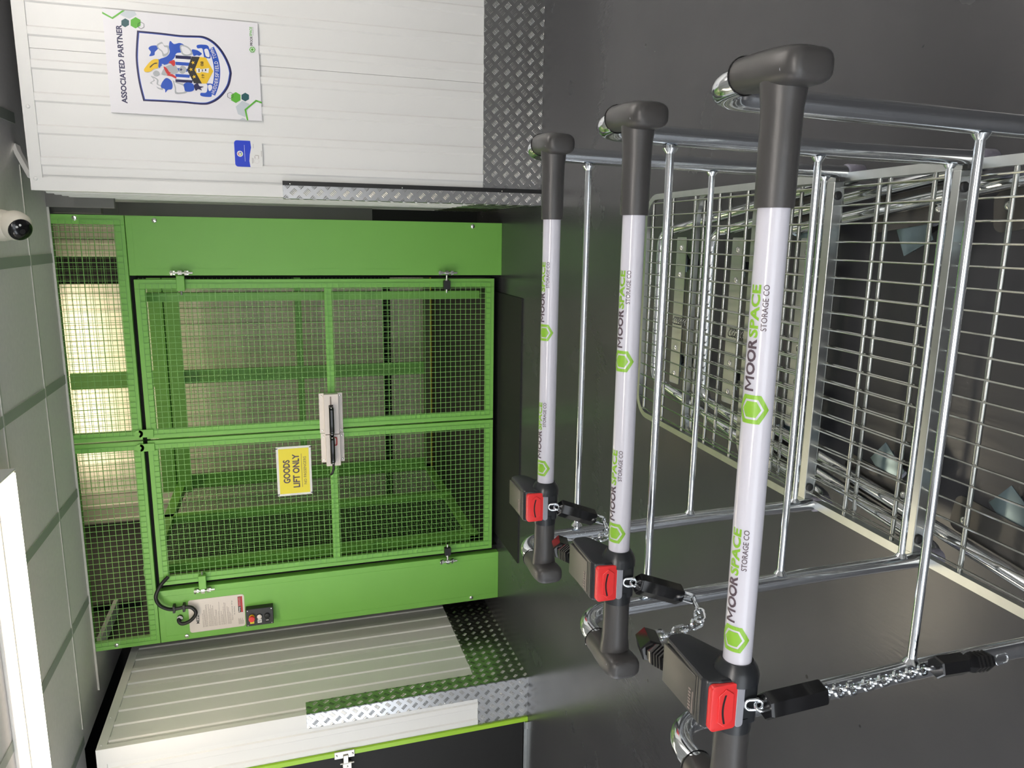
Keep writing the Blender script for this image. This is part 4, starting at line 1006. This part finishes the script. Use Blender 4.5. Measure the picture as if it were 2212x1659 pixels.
    for yv in (0.0005, -0.0060): box(bm, (lx0+0.004, yv, HZ+0.0495), (lx1-0.004, yv+0.0035, HZ+0.0545), 0.001)
    obj('lock_rib', bm, M_lockl, lock, 0.5)
    bm = NB(); box(bm, (lx0+0.008, 0.009, HZ+0.0545), (lx1-0.03, 0.0105, HZ+0.0552))
    for i in range(7): box(bm, (lx0+0.010+i*0.0045, 0.014, HZ+0.0545), (lx0+0.0125+i*0.0045, 0.019, HZ+0.0554))
    obj('raised_mark', bm, M_smallt, lock)
    # red insert, facing the user
    rz0, rz1, rx0, rx1 = HZ+0.012, HZ+0.049, lx0+0.002, lx1-0.004
    bm = NB(); t = bmesh.new(); prism(t, rrect(rx0, rz0, rx1, rz1, 0.006, 4), 'y', -0.0240, -0.014, 0.0012, 2)
    merge(bm, t); obj('coin_insert', bm, M_red, lock, 0.5, label='red insert with coin slot')
    cxx, czz = (rx0+rx1)/2, (rz0+rz1)/2-0.001
    bm = NB()
    hx6 = [(cxx-0.026, czz), (cxx-0.018, czz+0.010), (cxx+0.018, czz+0.010), (cxx+0.026, czz), (cxx+0.018, czz-0.011), (cxx-0.018, czz-0.011)]
    prism(bm, hx6, 'y', -0.0256, -0.0236, 0.0006, 1); obj('slot_boss', bm, M_red, lock, 0.4)
    bm = NB(); pts = [(cxx-0.021+0.0395*i/10, -0.0259, czz+0.001+0.0032*math.sin(PI*i/10)) for i in range(11)]
    for i in range(10):
        a, b = pts[i], pts[i+1]
        vs = [bm.verts.new(p) for p in ((a[0], a[1], a[2]-0.0014), (b[0], b[1], b[2]-0.0014), (b[0], b[1], b[2]+0.0014), (a[0], a[1], a[2]+0.0014))]; bm.faces.new(vs)
    flat('coin_slot', bm, M_redg, lock)
    bm = NB(); prism(bm, rrect(rx0, HZ+0.002, rx1+0.002, HZ+0.0135, 0.005, 4), 'y', -0.0248, -0.018, 0.001, 1); obj('lock_lip', bm, M_hub, lock, 0.5, label='pale grey lip')
    # ---- ring, barrel, chain, key
    bx = -0.566
    bm = NB(); loop_tube(bm, link_pts(Vector((bx, -0.027, HZ-0.010)), Vector((0, -0.3, -1)), Vector((1, 0, 0)), 0.011, 0.007), 0.0024, 8)
    loop_tube(bm, link_pts(Vector((bx, -0.032, HZ-0.020)), Vector((0, 0, -1)), Vector((0.5, 1, 0)), 0.011, 0.006), 0.0022, 8); obj('ring', bm, M_chrome, lock, 0.8)
    if near:
        a, b = (bx, -0.034, HZ-0.020), (bx, -0.030, HZ-0.108)
        path = [b, (bx-0.040, 0.015, 0.818), (-0.640, 0.062, 0.690), (-0.672, 0.105, 0.585), (-0.676, 0.108, 0.56)]
        k0, k1, k2, k3 = (-0.676, 0.108, 0.560), (-0.680, 0.110, 0.500), (-0.683, 0.108, 0.445), (-0.684, 0.106, 0.415)
    else:
        a, b = (bx, -0.034, HZ-0.020), (bx-0.030, -0.038, HZ-0.100)
        path = [b, (bx-0.032, -0.055, HZ-0.116), (bx-0.040, -0.075, HZ-0.114), (bx-0.045, -0.100, HZ-0.105), (bx-0.044, -0.122, HZ-0.060), (bx-0.040, -0.133, HZ-0.025), (bx-0.034, -0.142, HZ+0.008)]
        k0, k1, k2, k3 = (bx-0.030, -0.146, HZ+0.020), (bx-0.026, -0.192, HZ+0.034), (bx-0.018, -0.235, HZ+0.028), (bx-0.018, -0.247, HZ+0.027)
    bm = NB(); hexbar(bm, a, b, 0.0178, 0.3); obj('key_barrel', bm, M_gloss, lock, 0.5, label='glossy black hexagonal barrel')
    bm = NB(); chain(bm, path); obj('chain', bm, M_chrome, lock, 0.9)
    bm = NB(); hexbar(bm, k0, k1, 0.0180, 0.2); d = Vector(k2)-Vector(k1)
    tube(bm, [k1, Vector(k1)+d*0.3, k2], 0.012, 6, radii=[0.012, 0.0165, 0.014]); ky = obj('chain_key', bm, M_gloss, lock, 0.5, label='black key on chain end')
    bm = NB()
    for s in (0.35, 0.5, 0.65, 0.8):
        c_ = Vector(k1)+d*s; tube(bm, [c_, c_+d.normalized()*0.003], 0.0172, 6)
    obj('key_ridge', bm, M_cap, ky)
    bm = NB(); e = Vector(k3)-Vector(k2); tube(bm, [k2, k3], 0.006, 4); 
    if near:
        t = bmesh.new(); loop_tube(t, link_pts(Vector(k3)+Vector((0, 0, 0.004)), Vector((0, 0, -1)), Vector((1, 0.2, 0)), 0.014, 0.008), 0.002, 6); merge(bm, t)
    obj('key_tongue', bm, M_chrome, ky)
    return g
make_trolley(0.718, 'nearest of the three nested zinc platform trolleys, its key hanging free on a chain', True)
make_trolley(1.062, 'middle of the three nested zinc platform trolleys, chained to the nearest one')
make_trolley(1.427, 'farthest of the three nested zinc platform trolleys, its mesh deck uppermost')
